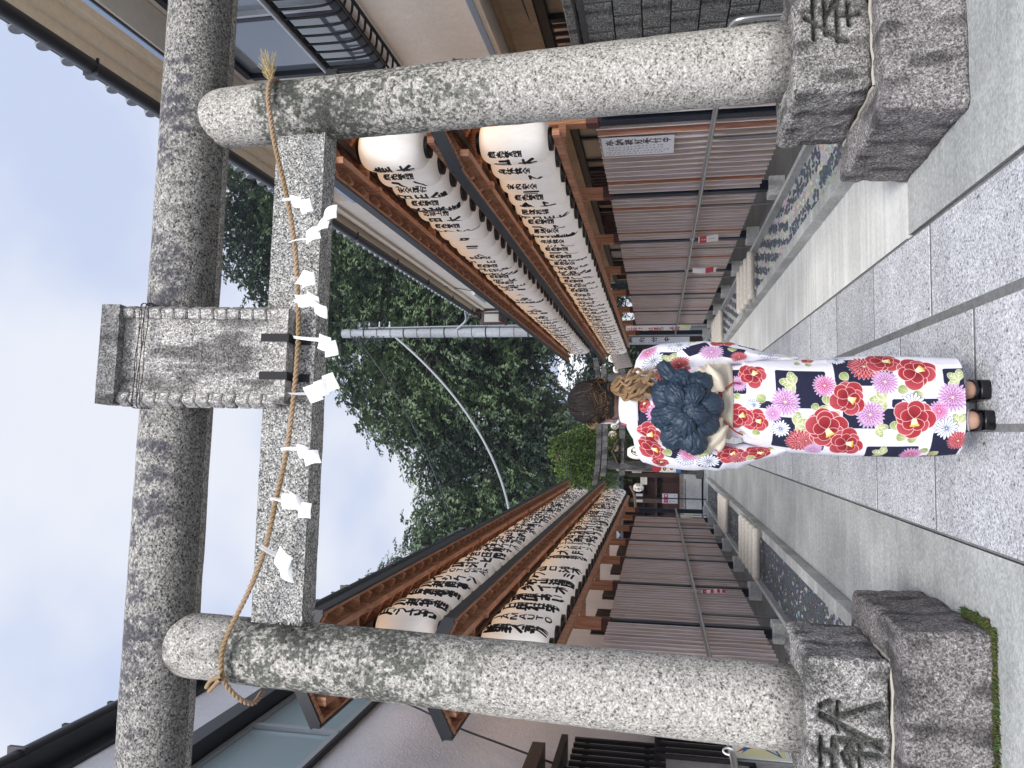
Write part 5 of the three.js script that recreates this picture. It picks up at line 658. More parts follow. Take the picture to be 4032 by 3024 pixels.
  tree('broad_tree', 'rounded mid-green tree behind the left rack roof', -5.6, -33, [[1.4, 10.2, 0, 2.2, 2.0, 2], [3.2, 9.2, .4, 2.0, 1.7, 1.8], [-.6, 11.2, 0, 1.9, 1.7, 1.6, .9], [0, 8.6, .6, 2.6, 2.1, 2], [2.4, 7.0, .8, 2.6, 1.8, 1.8], [-1.6, 12.9, 0, 1.2, 1.2, 1.1, .7], [-2.6, 11.4, .2, 1.5, 1.6, 1.4, .8], [-3.2, 13.4, .1, .7, .8, .7, .7], [-2.4, 8.4, .2, 2, 2, 1.6, .9], [5.2, 6.6, .4, 1.8, 1.8, 1.5]], 92, [[.035, .066, .038], [.135, .2, .1]], 7, sprays);
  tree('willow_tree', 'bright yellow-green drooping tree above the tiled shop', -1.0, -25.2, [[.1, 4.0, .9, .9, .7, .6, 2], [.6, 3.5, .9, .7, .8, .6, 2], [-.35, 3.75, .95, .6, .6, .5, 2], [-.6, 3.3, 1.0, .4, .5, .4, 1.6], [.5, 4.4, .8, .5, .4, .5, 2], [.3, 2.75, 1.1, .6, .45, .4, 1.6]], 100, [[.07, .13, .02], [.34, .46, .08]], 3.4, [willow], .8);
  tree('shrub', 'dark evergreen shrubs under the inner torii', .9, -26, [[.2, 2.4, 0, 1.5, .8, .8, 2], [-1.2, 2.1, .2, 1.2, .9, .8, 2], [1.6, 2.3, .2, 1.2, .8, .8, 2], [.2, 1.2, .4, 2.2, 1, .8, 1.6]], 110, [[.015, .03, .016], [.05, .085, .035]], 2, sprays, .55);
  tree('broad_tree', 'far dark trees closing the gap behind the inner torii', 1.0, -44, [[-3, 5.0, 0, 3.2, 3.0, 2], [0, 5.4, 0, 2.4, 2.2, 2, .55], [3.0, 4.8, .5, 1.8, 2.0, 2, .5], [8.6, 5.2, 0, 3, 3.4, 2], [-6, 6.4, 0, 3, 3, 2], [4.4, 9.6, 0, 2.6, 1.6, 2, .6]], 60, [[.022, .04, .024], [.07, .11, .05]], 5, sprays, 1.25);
}
// ---------- the person in the yukata, seen from behind ----------
{
  const person = thing('person', 'person from behind in a white and navy flowered yukata with a big navy bow', 'person', .115, 0, -3.42);
  // printed flowers
  const petal = (g, r, w, a, fill, line, lw) => { g.save(); g.rotate(a); g.beginPath(); g.moveTo(0, 0); g.bezierCurveTo(-w, -r * .35, -w * 1.05, -r * .9, 0, -r); g.bezierCurveTo(w * 1.05, -r * .9, w, -r * .35, 0, 0); g.fillStyle = fill; g.fill(); g.strokeStyle = line; g.lineWidth = lw; g.stroke(); g.restore(); };
  const rad = (g, r, a, b) => { const k = g.createRadialGradient(0, 0, r * .1, 0, 0, r); k.addColorStop(0, a); k.addColorStop(1, b); return k; };
  const flowers = {
    c(g, r, rot) { g.rotate(rot); for (let k = 0; k < 8; k++) { const a = k / 8 * 6.283 + .2 * Math.sin(k * 3), R = r * (1 + .12 * Math.sin(k * 2.3)); petal(g, R, R * .56, a, rad(g, R, '#8a1420', k % 2 ? '#b03841' : '#bf525b'), '#efc9c4', Math.max(1, r * .035)); } for (let k = 0; k < 5; k++) petal(g, r * .68, r * .4, k / 5 * 6.283 + .5, rad(g, r * .7, '#7e101c', '#a8323c'), '#e9bcb6', Math.max(1, r * .03)); g.rotate(2.2); g.fillStyle = '#e9e2bd'; g.beginPath(); g.moveTo(-r * .1, 0); g.lineTo(-r * .2, -r * .36); g.lineTo(r * .2, -r * .36); g.lineTo(r * .1, 0); g.fill(); g.fillStyle = '#dcc24e'; for (let k = -3; k <= 3; k++) { g.beginPath(); g.arc(k * r * .06, -r * .37, r * .055, 0, 7); g.fill(); } },
    chrys(g, r, a, b, line) { for (const [R, n, o] of [[r, 22, 0], [r * .72, 18, .15], [r * .42, 12, .1]]) for (let k = 0; k < n; k++) petal(g, R * (1 + .05 * Math.sin(k * 5)), R * 2.6 / n, k / n * 6.283 + o, rad(g, r, a, b), line, Math.max(.8, r * .022)); g.fillStyle = '#e7dba4'; g.beginPath(); g.arc(0, 0, r * .08, 0, 7); g.fill(); },
    p(g, r) { flowers.chrys(g, r, '#a35a92', '#cfa4d2', '#efe0f0'); }, m(g, r) { flowers.chrys(g, r, '#b8326a', '#d3a0d0', '#f2e3f1'); }, r(g, r) { flowers.chrys(g, r, '#961b2b', '#b9414e', '#f0c7c2'); },
    d(g, r) { for (let k = 0; k < 17; k++) petal(g, r * (1 + .08 * Math.sin(k * 4)), r * .17, k / 17 * 6.283, '#eef0f8', '#232b55', Math.max(.8, r * .03)); g.fillStyle = '#e8e8f0'; g.strokeStyle = '#232b55'; g.beginPath(); g.arc(0, 0, r * .09, 0, 7); g.fill(); g.stroke(); },
    l(g, r, rot) { g.rotate(rot); const R = r * 1.35; petal(g, R, R * .62, 0, (() => { const k = g.createLinearGradient(0, 0, R * .4, -R); k.addColorStop(0, '#c3c795'); k.addColorStop(1, '#7f9355'); return k; })(), '#eceacb', Math.max(1, r * .06)); g.strokeStyle = '#e6e6c2'; g.beginPath(); g.moveTo(0, 0); g.lineTo(0, -R * .9); g.stroke(); },
    o(g, r, rot) { g.rotate(rot); for (const a of [-1.15, 0, 1.15]) { g.save(); g.rotate(a); const f = g.createLinearGradient(0, 0, 0, -r * 1.2); f.addColorStop(0, '#cdd0a2'); f.addColorStop(1, '#8b9c62'); g.fillStyle = f; g.strokeStyle = '#f0eed2'; g.lineWidth = Math.max(1, r * .04); g.beginPath(); g.moveTo(0, r * .12); g.bezierCurveTo(-r * .3, -r * .1, -r * .42, -r * .35, -r * .4, -r * .55); g.bezierCurveTo(-r * .28, -r * .62, -r * .34, -r * .8, -r * .2, -r * .95); g.bezierCurveTo(-r * .06, -r * 1.1, r * .06, -r * 1.1, r * .2, -r * .95); g.bezierCurveTo(r * .34, -r * .8, r * .28, -r * .62, r * .4, -r * .55); g.bezierCurveTo(r * .42, -r * .35, r * .3, -r * .1, 0, r * .12); g.fill(); g.stroke(); g.beginPath(); g.moveTo(0, 0); g.lineTo(0, -r * .9); for (const q of [-1, 1]) for (const t of [.35, .6]) { g.moveTo(0, -r * t); g.lineTo(q * r * .22, -r * (t + .22)); } g.stroke(); g.restore(); } },
  };
  const stamp = (g, k, x, y, r, rot = 0) => { g.save(); g.translate(x, y); flowers[k](g, r, rot); g.restore(); };
  const cloth = (g, w, h, s) => { const im = g.getImageData(0, 0, w, h); for (let i = 0; i < im.data.length; i += 4) { const x = (i / 4) % w, y = Math.floor(i / 4 / w), k = 1 + (vn(x / 1.3, y / 1.3, 9999, 9999, s) - .5) * .05; for (let q = 0; q < 3; q++) im.data[i + q] *= k; } g.putImageData(im, 0, 0); };
  const NAVY = '#191b38', WHITE = '#ebe9f2';
  // body outline of the wrapped yukata: [height, centre x, half width, half depth, centre z]
  const prof = [[.112, .003, .196, .125, .0], [.2, .0, .203, .13, 0], [.35, -.003, .208, .135, 0], [.5, -.003, .208, .142, .0], [.62, -.002, .203, .15, .005], [.75, .0, .196, .157, .012], [.86, .007, .184, .152, .012], [.925, .014, .172, .142, .008], [.942, .018, .17, .14, .006], [.948, .018, .157, .125, .004], [.985, .02, .152, .118, 0], [1.05, .02, .146, .112, -.004], [1.12, .016, .152, .112, -.006], [1.22, .008, .168, .118, -.01], [1.31, .004, .18, .116, -.016], [1.365, .002, .178, .1, -.02], [1.40, .0, .155, .082, -.022], [1.425, .0, .118, .07, -.024], [1.44, 0, .085, .062, -.026], [1.446, 0, .06, .05, -.028]];
  const P = (y) => { let i = 0; while (i < prof.length - 2 && prof[i + 1][0] < y) i++; const t = clamp((y - prof[i][0]) / (prof[i + 1][0] - prof[i][0])); return prof[i].map((v, k) => lerp(v, prof[i + 1][k], t)); };
  const ringAt = (y, n, off = 0, wr = 0) => { const [, cx, a, b, cz] = P(y), r = []; for (let j = 0; j <= n; j++) { const t = -PI + j / n * 2 * PI, s = Math.sin(t), c = Math.cos(t), e = 2 / 2.35, px = Math.sign(s) * Math.pow(Math.abs(s), e), pz = Math.sign(c) * Math.pow(Math.abs(c), e), tt = j === n ? -PI : t; let k = wr ? wr * ((vn3(Math.sin(tt) * 2.2 + 5, y * 4.5, Math.cos(tt) * 2.2, 3) - .5) * 2 + (vn3(Math.sin(tt) * 6, y * 7 + Math.sin(tt) * 6, Math.cos(tt) * 6, 7) - .5) * .8) : 0; if (wr && Math.abs(t) < .06 && y < .94) k -= wr * .35; r.push(V(cx + px * (a + off + k), y, cz + pz * (b + off + k))); } return r; };
  const arc = (y) => { const r = ringAt(y, 96), s = [0]; for (let i = 1; i < r.length; i++) s.push(s[i - 1] + r[i].distanceTo(r[i - 1])); const mid = s[48]; return { s: s.map((q) => q - mid), r }; };
  const xs = (x, y) => { const { s, r } = arc(clamp(y, .115, 1.4)); for (let i = 24; i < 72; i++) if (r[i].x <= x && r[i + 1].x > x) return lerp(s[i], s[i + 1], (x - r[i].x) / (r[i + 1].x - r[i].x)); return x < 0 ? s[25] : s[71]; };
  const TW = 1.24, Y0 = .06, TH = 1.44, ppm = 860, cw = Math.round(TW * ppm), ch = Math.round(TH * ppm), U = (s) => (s + TW / 2) * ppm, W = (y) => ch - (y - Y0) * ppm;
  const table = 'N -0.015 0.829 0.138 0.634|N -0.016 0.911 0.016 0.836|N -0.179 0.839 -0.054 0.638|N 0.078 0.598 0.191 0.372|N -0.094 0.573 -0.013 0.369|N -0.009 0.385 0.026 0.211|N 0.062 0.187 0.149 0.104|N -0.216 0.473 -0.164 0.275|N -0.213 0.231 -0.106 0.121|N 0.045 0.993 0.146 0.942|c 0.122 0.916 0.054 0|l 0.039 0.906 0.031 3.6|d -0.002 0.914 0.028 0|c -0.066 0.906 0.048 1|p 0.010 0.794 0.060 0|p -0.037 0.842 0.037 0|o 0.084 0.760 0.052 .2|m 0.078 0.641 0.049 0|l -0.000 0.636 0.028 1.6|d -0.098 0.811 0.038 0|o -0.082 0.750 0.052 2.8|r -0.149 0.733 0.060 0|c -0.090 0.643 0.073 .6|l -0.124 0.915 0.026 2.2|l -0.179 0.823 0.018 0|p -0.177 0.677 0.038 0|l 0.171 0.720 0.022 .3|l 0.174 0.678 0.022 -.4|c 0.189 0.692 0.025 1|d 0.191 0.577 0.037 0|r 0.160 0.478 0.067 0|c 0.185 0.401 0.070 1|p 0.094 0.408 0.055 0|c 0.137 0.286 0.074 .4|l 0.055 0.321 0.032 .4|l 0.048 0.266 0.032 -.3|l 0.101 0.548 0.030 .9|l 0.086 0.597 0.028 -.7|c 0.028 0.552 0.069 1.4|l -0.002 0.635 0.030 -1|o 0.022 0.413 0.055 0|d 0.003 0.307 0.049 0|p 0.033 0.160 0.062 0|o 0.104 0.132 0.044 .6|m -0.022 0.212 0.041 0|c -0.097 0.633 0.079 2|l -0.024 0.670 0.024 1|l -0.023 0.587 0.024 -1|c -0.154 0.554 0.065 1|p -0.038 0.468 0.058 0|o -0.092 0.441 0.041 3|c -0.052 0.304 0.077 2.4|l -0.102 0.364 0.031 1.2|l -0.130 0.327 0.030 .2|l -0.127 0.288 0.028 -.4|d -0.089 0.183 0.046 0|o -0.066 0.136 0.039 1|r -0.138 0.134 0.044 0|m -0.197 0.297 0.046 0|o -0.192 0.407 0.041 .4|l -0.191 0.242 0.028 1|l -0.184 0.196 0.030 -.8|r -0.146 0.709 0.037 0|p -0.180 0.678 0.035 0|c -0.212 0.227 0.032 0|c -0.049 0.969 0.052 .5|p 0.089 0.971 0.036 0|l 0.027 0.962 0.021 .5|l -0.120 0.943 0.020 0|N -0.097 1.385 -0.012 1.301|N 0.131 1.379 0.168 1.321|m -0.037 1.298 0.054 0|r 0.141 1.279 0.054 0|o 0.183 1.258 0.048 .8|d 0.150 1.345 0.043 0|c -0.130 1.345 0.057 .8|c -0.000 1.360 0.030 0|l -0.15 1.284 0.030 .5|c 0.160 1.198 0.038 0';
  const kimonoTex = cv(cw, ch, (g) => {
    g.fillStyle = WHITE; g.fillRect(0, 0, cw, ch); reseed(7);
    const items = table.split('|').map((l) => l.split(' ')).map(([k, ...n]) => [k, ...n.map(Number)]);
    for (const [k, x0, y0, x1, y1] of items) if (k === 'N') { g.fillStyle = NAVY; const a = U(xs(x0, (y0 + y1) / 2)), b = U(xs(x1, (y0 + y1) / 2)); g.beginPath(); g.roundRect(a, W(y0), b - a, (y0 - y1) * ppm, 7); g.fill(); }
    for (const sd of [-1, 1]) for (let k = 0; k < 7; k++) { g.fillStyle = NAVY; const y = .2 + k * .19, s = sd * (.36 + .12 * (k % 2)); g.fillRect(U(s) - 50, W(y + .12), 100, 130); for (let q = 0; q < 3; q++) stamp(g, pick(['c', 'p', 'm', 'd', 'o', 'l']), U(sd * rr(.36, .6)), W(y + rr(-.06, .1)), rr(30, 52), rr(0, 6)); }
    for (const pass of ['lo', 'dpmr', 'c']) for (const [k, x, y, r, rot] of items) if (pass.includes(k)) stamp(g, k, U(xs(x, y)), W(y), r * ppm, rot);
    // below the fold, each side of the back seam is cut from another length of cloth
    g.fillStyle = 'rgba(40,40,70,.35)'; g.fillRect(U(0) - 1, W(.94), 2, .83 * ppm); cloth(g, cw, ch, 3);
  });
  const weave = tex(256, 256, (u, v) => 255 * (fbm(u * 5, v * 7, 4, 5, 7, 3) * .7 + .3 * vn(u * 120, v * 120, 120, 120, 5)), false, [5, 6]);
  const kMat = mat({ map: kimonoTex, roughness: .85, side: THREE.DoubleSide, bumpMap: weave, bumpScale: .004 });
  { const ys = []; for (let y = .112; y < 1.4461; y += .0145) ys.push(y); ys.push(.925, .942, .9425, .948, 1.446); ys.sort((a, b) => a - b); const rings = ys.map((y) => ringAt(y, 96, 0, .006)); const lens = rings.map((r) => { const s = [0]; for (let i = 1; i < r.length; i++) s.push(s[i - 1] + r[i].distanceTo(r[i - 1])); return s; });
    const top = rings[rings.length - 1], c = V(0, 1.447, -.028); const g = loft(rings, (i, j) => [(lens[i][j] - lens[i][48] + TW / 2) / TW, (ys[i] - Y0) / TH]); part(person, 'yukata', g, kMat, 'white and navy checked yukata printed with red camellias, chrysanthemums and leaves');
    const hem = rings[0]; part(person, 'yukata_lining', loft([hem, hem.map((p) => V(p.x * .93, p.y + .004, p.z * .92)), hem.map((p) => V(p.x * .9, p.y + .2, p.z * .88))]), mat({ color: new THREE.Color(.75, .74, .8), side: THREE.DoubleSide })); }
  // sleeves
  const sleeveTex = (s, list) => cv(640, 720, (g) => { g.fillStyle = WHITE; g.fillRect(0, 0, 640, 720); for (const q of list) if (q[0] === 'N') { g.fillStyle = NAVY; g.save(); g.translate(q[1], q[2]); g.rotate(q[5] || 0); g.beginPath(); g.roundRect(-q[3] / 2, -q[4] / 2, q[3], q[4], 6); g.fill(); g.restore(); } for (const q of list) if (q[0] !== 'N') stamp(g, q[0], q[1], q[2], q[3], q[4] || 0); cloth(g, 640, 720, s); });
  // sleeve cloth: u runs round the arm (the back edge at u = .5), v from the hem up
  const sleeve = (side, prof2, list, s) => {
    const n = 40, rings = [], ys = [];
    for (let i = 0; i <= 44; i++) { const t = i / 44, y = lerp(prof2[0][0], prof2[prof2.length - 1][0], t); let k = 0; while (k < prof2.length - 2 && prof2[k + 1][0] > y) k++; const f = clamp((prof2[k][0] - y) / (prof2[k][0] - prof2[k + 1][0])), [, x, a, z, b] = prof2[k].map((q, m) => lerp(q, prof2[k + 1][m], f * f * (3 - 2 * f) * .5 + f * .5)); const r = []; for (let j = 0; j <= n; j++) { const th = -PI + j / n * 2 * PI, tt = j === n ? -PI : th, w = .007 * (vn3(Math.sin(tt) * 2 + 9 * side, y * 7, Math.cos(tt) * 2, 4) - .5) * 2.4 + .004 * Math.sin(y * 60 + Math.sin(tt) * 4 + side) * sstep(1.2, 1.0, y); r.push(V(x + Math.sin(th) * (a + w), y + .012 * Math.cos(th) * 0, z + Math.cos(th) * (b + w))); } rings.push(r); ys.push(y); }
    const g = loft(rings, (i, j) => [j / n, 1 - i / 44]); part(person, 'sleeve', g, mat({ map: sleeveTex(s, list), roughness: .85, side: THREE.DoubleSide, bumpMap: weave, bumpScale: .004 }), side > 0 ? 'right sleeve hanging close to the hip' : 'left sleeve with a large red camellia at the cuff');
  };
  // [height, centre x, half width x, centre z, half depth z] from the shoulder down
  sleeve(1, [[1.41, .10, .03, -.02, .05], [1.395, .14, .06, -.02, .075], [1.365, .17, .075, -.02, .088], [1.28, .205, .066, -.02, .088], [1.17, .218, .062, -.02, .086], [1.05, .222, .058, -.03, .088], [.96, .222, .052, -.07, .12], [.88, .212, .034, -.1, .15], [.8, .202, .022, -.11, .16], [.73, .2, .014, -.11, .155], [.722, .2, .006, -.11, .15]],
    [['N', 300, 150, 110, 80, .2], ['N', 360, 290, 70, 120, -.5], ['N', 330, 430, 90, 120, .3], ['N', 420, 510, 60, 70, .2], ['N', 90, 300, 100, 110], ['N', 560, 220, 90, 110], ['d', 320, 95, 52], ['o', 290, 170, 52, 2], ['r', 260, 210, 50], ['m', 400, 70, 48], ['d', 400, 210, 50], ['l', 420, 280, 28, 1], ['p', 330, 350, 56], ['l', 330, 440, 30, 1.6], ['r', 290, 470, 40], ['c', 430, 400, 56, 1], ['p', 440, 530, 46], ['d', 330, 600, 50], ['o', 320, 670, 36, 2], ['c', 120, 200, 60], ['p', 560, 420, 60], ['c', 560, 600, 60], ['d', 100, 500, 50]], 5);
  sleeve(-1, [[1.41, -.10, .03, -.02, .05], [1.398, -.14, .06, -.02, .075], [1.37, -.172, .074, -.02, .088], [1.29, -.2, .064, -.015, .09], [1.18, -.212, .062, -.01, .09], [1.06, -.214, .06, -.02, .095], [.98, -.212, .058, -.05, .13], [.9, -.202, .046, -.09, .155], [.82, -.19, .03, -.1, .16], [.75, -.182, .018, -.1, .15], [.742, -.182, .006, -.1, .145]],
    [['N', 330, 210, 90, 110, .2], ['N', 280, 360, 100, 100, .3], ['N', 370, 330, 80, 60], ['N', 90, 300, 100, 110], ['N', 560, 420, 90, 110], ['c', 320, 90, 66, .8], ['l', 300, 175, 34, 1], ['l', 370, 190, 30, 2], ['d', 290, 240, 44], ['m', 330, 260, 52], ['d', 280, 345, 54], ['o', 330, 330, 44, 1], ['p', 370, 420, 54], ['c', 330, 440, 62, .5], ['r', 300, 480, 46], ['c', 330, 560, 66, 1.5], ['l', 270, 520, 30, 2], ['l', 350, 640, 30, 1], ['c', 240, 130, 40], ['c', 120, 420, 60], ['p', 560, 180, 60]], 6);
  // collar band, standing a little away from the nape
  { const rings = []; for (let i = 0; i <= 40; i++) { const a = -2.35 + 4.7 * i / 40, back = Math.cos(a), y = 1.432 + .012 * back - .05 * Math.max(0, -back), rx = .078, rz = .082; const o = (r, dy) => V(Math.sin(a) * (rx + r), y + dy, -.03 + back * (rz + r)); rings.push([o(.0, .022), o(.004, .024), o(.011, .02), o(.03, -.038), o(.034, -.06), o(.02, -.06), o(-.004, -.01), o(.0, .022)]); }
    const t = cv(512, 128, (g) => { g.fillStyle = '#e6e4ec'; g.fillRect(0, 0, 512, 128); stamp(g, 'o', 300, 74, 44, 2.6); stamp(g, 'c', 90, 60, 60); stamp(g, 'c', 430, 70, 50); g.fillStyle = NAVY; g.fillRect(460, 0, 52, 128); });
    part(person, 'collar', loft(rings, (i, j) => [i / 40, 1 - j / 7], false), mat({ map: t, roughness: .85, side: THREE.DoubleSide })); }
  // sash, bow, cords
  const creamMat = new THREE.MeshPhysicalMaterial({ color: new THREE.Color(.60, .53, .42), roughness: .5, sheen: .4, sheenColor: new THREE.Color(.8, .75, .65), side: THREE.DoubleSide, bumpMap: weave, bumpScale: .003 });
  { const rings = []; for (let i = 0; i <= 16; i++) { const y = .992 + .115 * i / 16; rings.push(ringAt(y, 80, .012 + .002 * Math.sin(i * 1.3) - (i === 0 || i === 16 ? .008 : 0), .002)); } part(person, 'obi_sash', loft(rings), creamMat, 'cream sash'); }
  const navyMat = new THREE.MeshPhysicalMaterial({ color: new THREE.Color(.016, .034, .06), roughness: .5, sheen: .12, sheenColor: new THREE.Color(.05, .1, .16), sheenRoughness: .4 });
  { const pet = []; reseed(51); const C = [-.028, 1.185, .175];
    for (let k = 0; k < 8; k++) { const a = k / 8 * 6.283 + .25, r = .098 + .01 * Math.sin(k * 2.1); pet.push([[C[0] + Math.cos(a) * r * 1.1, C[1] + Math.sin(a) * r * .86, C[2] - .015 + rr(-.01, .014)], a + rr(-.5, .5), [.068, .056, .06]]); }
    for (let k = 0; k < 5; k++) { const a = k / 5 * 6.283 + .6; pet.push([[C[0] + .01 + Math.cos(a) * .062, C[1] + .01 + Math.sin(a) * .05, C[2] + .035 + rr(-.006, .01)], a + rr(-.4, .4), [.056, .046, .042]]); }
    pet.push([[.13, 1.255, .145], .6, [.055, .034, .035]], [[-.02, 1.075, .15], 1.4, [.034, .026, .026]]);
    const f = (x, y, z) => { let d = 9; const ang = Math.atan2(y - C[1] + .012, x - C[0] + .006), rd = Math.hypot(x - C[0], y - C[1]), n1 = vn3(x * 24, y * 24, z * 24, 3), wu = Math.cos(ang) * 9 + n1 * 3, wv = Math.sin(ang) * 9, n2 = Math.abs(vn3(wu * 1.2, wv * 1.2, rd * 26 + z * 20, 7) - .5) * 2, n3 = Math.abs(vn3(x * 70, y * 70 + n1 * 5, z * 70, 8) - .5) * 2; const fold = .0016 * Math.sin(ang * 30 + n1 * 18) * sstep(.015, .05, rd) + .0075 * (.5 - n2) + .0036 * (.5 - n3); for (const [c, a, r] of pet) { const dx = x - c[0], dy = y - c[1], ca = Math.cos(a), sa = Math.sin(a); d = smin(d, ell(dx * ca + dy * sa, -dx * sa + dy * ca, z - c[2], [0, 0, 0], r), .004); } return d - fold; };
    part(person, 'bow', surfaceNet(f, [-.24, 1.03, .06], [.21, 1.34, .275], .0036), navyMat, 'big crinkled navy bow tied like a peony'); }
  { const L = [[[.1, 1.085, .14], .5, [.066, .046, .034]], [[.075, 1.1, .15], 1.3, [.05, .036, .03]], [[-.12, 1.08, .138], -.75, [.07, .046, .034]], [[-.145, 1.065, .13], -.2, [.05, .036, .03]]];
    for (const q of [L.slice(0, 2), L.slice(2)]) { const f = (x, y, z) => { let d = 9; for (const [c, a, r] of q) { const dx = x - c[0], dy = y - c[1], u = dx * Math.cos(a) + dy * Math.sin(a), v = -dx * Math.sin(a) + dy * Math.cos(a); d = smin(d, ell(u, v, z - c[2], [0, 0, 0], r) + .006 * Math.sin(v * 120 + vn3(u * 20, v * 20, z * 20, 5) * 5), .008); } return d; }; part(person, 'sash_loop', surfaceNet(f, [q[0][0][0] - .1, 1.01, .08], [q[0][0][0] + .1, 1.18, .18], .0045), creamMat); } }
  const redM = flat(0x8e1f2c, .6); for (const pts of [[[.02, 1.07, .165], [.06, 1.03, .136], [.09, .99, .137], [.085, .965, .132]], [[.02, 1.075, .17], [.055, 1.05, .14], [.035, 1.04, .135], [.01, 1.06, .16]], [[-.03, 1.07, .165], [-.07, 1.03, .132], [-.11, .985, .128], [-.125, .955, .122]]]) part(person, 'red_cord', tube(pts.map((p) => V(...p)), .0035, 24, 7), redM);
  // body: one continuous skin
  { const hx = .012, tilt = .22;
    const bones = [[[0, .1, 0], [0, .1, 0]]];
    const hand = (s) => { const L = [], w = V(s * .07, 1.02, -.3); L.push([V(s * .16, 1.06, -.16), w, .034, .024], [w, V(s * .02, 1.0, -.335), .026, .022]); for (let k = 0; k < 4; k++) { const b = V(s * .024, 1.02 - .017 * k, -.338), m = V(-s * .016, 1.012 - .018 * k, -.352 + .002 * k), e = V(-s * .034, 1.006 - .017 * k, -.336); L.push([b, m, .0095, .0085], [m, e, .0085, .007]); } L.push([V(s * .05, 1.03, -.315), V(s * .018, 1.045, -.345), .012, .01], [V(s * .018, 1.045, -.345), V(-s * .002, 1.04, -.352), .01, .008]); return L; };
    const caps = []; const A = (a, b, r0, r1) => caps.push([V(...a), V(...b), r0, r1]);
    A([0, 1.38, -.02], [hx * .4, 1.50, -.012], .057, .052); A([0, 1.3, -.02], [0, 1.05, 0], .105, .09); A([0, 1.0, 0], [0, .86, .0], .1, .115);
    for (const s of [-1, 1]) { const fx = s < 0 ? -.055 : .067, fz = s < 0 ? .03 : 0; A([s * .07, .85, 0], [fx, .46, 0], .08, .055); A([fx, .46, 0], [fx, .11, .015 + fz], .055, .036); A([fx, .11, .015 + fz], [fx, .066, .03 + fz], .036, .033); A([fx, .075, .02 + fz], [fx, .05, -.1 + fz], .032, .026); A([fx, .05, -.1 + fz], [fx, .046, -.15 + fz], .028, .02); A([s * .13, 1.36, -.02], [s * .195, 1.06, -.03], .048, .04); A([s * .195, 1.06, -.03], [s * .16, 1.06, -.16], .04, .036); }
    for (const s of [-1, 1]) for (const [a, b, r0, r1] of hand(s)) if (r0 > .02) caps.push([a, b, r0, r1]);
    const f = (x, y, z) => { let d = 9; for (const [a, b, r0, r1] of caps) { if (Math.abs(y - (a.y + b.y) / 2) > Math.abs(a.y - b.y) / 2 + .16) continue; d = smin(d, capsule(x, y, z, a, b, r0, r1), .022); } d = smin(d, ell(x, y, z, [hx, 1.575, -.008], [.077, .112, .096]), .02); d = smin(d, ell(x, y, z, [hx - .01, 1.505, -.045], [.055, .05, .055]), .025); d = smin(d, ell(x, y, z, [hx - .025, 1.555, -.108], [.014, .025, .018]), .012); return d; };
    const g = [surfaceNet(f, [-.3, .02, -.4], [.3, 1.72, .17], .012)];
    for (const s of [-1, 1]) { const fs = hand(s).filter((q) => q[2] < .03); g.push(surfaceNet((x, y, z) => { let d = 9; fs.forEach(([a, b, r0, r1], i) => { const q = capsule(x, y, z, a, b, r0, r1); d = i < 1 ? q : Math.min(d, q); }); return d; }, [-.11, .93, -.39], [.11, 1.08, -.26], .0035)); }
    part(person, 'body', merge(g), mat({ color: new THREE.Color(.47, .28, .2), roughness: .55 }), 'nape, ankles and hands');
    part(person, 'ear', (() => { const e = new THREE.SphereGeometry(1, 18, 14); e.scale(.012, .031, .02); e.rotateY(.5); return e; })(), mat({ color: new THREE.Color(.5, .27, .2), roughness: .55 })).position.set(-.07, 1.522, -.02);
    for (const q of [-1, 1]) part(person, 'eye', new THREE.SphereGeometry(.009, 12, 10), flat(0x1a1210, .2)).position.set(hx - .03 + q * .03, 1.57, -.092);
    const mk = []; for (let i = 0; i <= 10; i++) { const v = i / 10, r = []; for (let j = 0; j <= 16; j++) { const a = -1.25 + 2.5 * j / 16; r.push(V(hx - .022 + Math.sin(a + .2) * (.072 - .012 * v), 1.55 - .085 * v, -.042 - Math.cos(a + .2) * (.075 - .02 * v * v))); } mk.push(r); } part(person, 'face_mask', loft(mk, null, false), mat({ color: new THREE.Color(.82, .82, .84), side: THREE.DoubleSide }));
    part(person, 'mask_loop', tube([V(-.078, 1.485, -.05), V(-.08, 1.49, -.02), V(-.078, 1.515, -.002), V(-.08, 1.545, -.01), V(-.078, 1.545, -.04)], .0028, 24, 6), mat({ color: new THREE.Color(.85, .85, .86) })); part(person, 'mask_loop', tube([V(-.085, 1.50, -.06), V(-.074, 1.475, -.03), V(-.062, 1.468, -.012)], .006, 10, 6), mat({ color: new THREE.Color(.85, .85, .86) }));
  }
  // hair
  { reseed(333); const hm = new THREE.MeshPhysicalMaterial({ vertexColors: true, roughness: .6, specularIntensity: .55, side: THREE.DoubleSide }), H = [.012, 1.583, -.004], R = [.097, .113, .107];
    const on = (a, e, k = 1) => V(H[0] + Math.sin(a) * Math.cos(e) * R[0] * k, H[1] + Math.sin(e) * R[1] * k, H[2] + Math.cos(a) * Math.cos(e) * R[2] * k);
    const dark = [.011, .0085, .008], mid = [.045, .026, .017], car = [.31, .185, .095], lite = [.5, .34, .2], L = [];
    const cap = surfaceNet((x, y, z) => { const d = ell(x, y, z, H, [.094, .11, .104]), low = ell(x, y, z, [.02, 1.515, .045], [.078, .05, .05]); return Math.max(smin(d, low, .02), -(z + .045 + (y - 1.6) * .7), 1.487 - y - .0) + (vn3(x * 40, y * 14, z * 40, 3) - .5) * .008; }, [-.13, 1.46, -.14], [.16, 1.72, .14], .0045); { const n = cap.attributes.position.count, c = new Float32Array(n * 3); for (let i = 0; i < n; i++) c.set(dark, i * 3); cap.setAttribute('color', new THREE.BufferAttribute(c, 3)); cap.setAttribute('uv', new THREE.BufferAttribute(new Float32Array(n * 2), 2)); }
    const col = (g) => { const q = g.index ? g.toNonIndexed() : g; return q; };
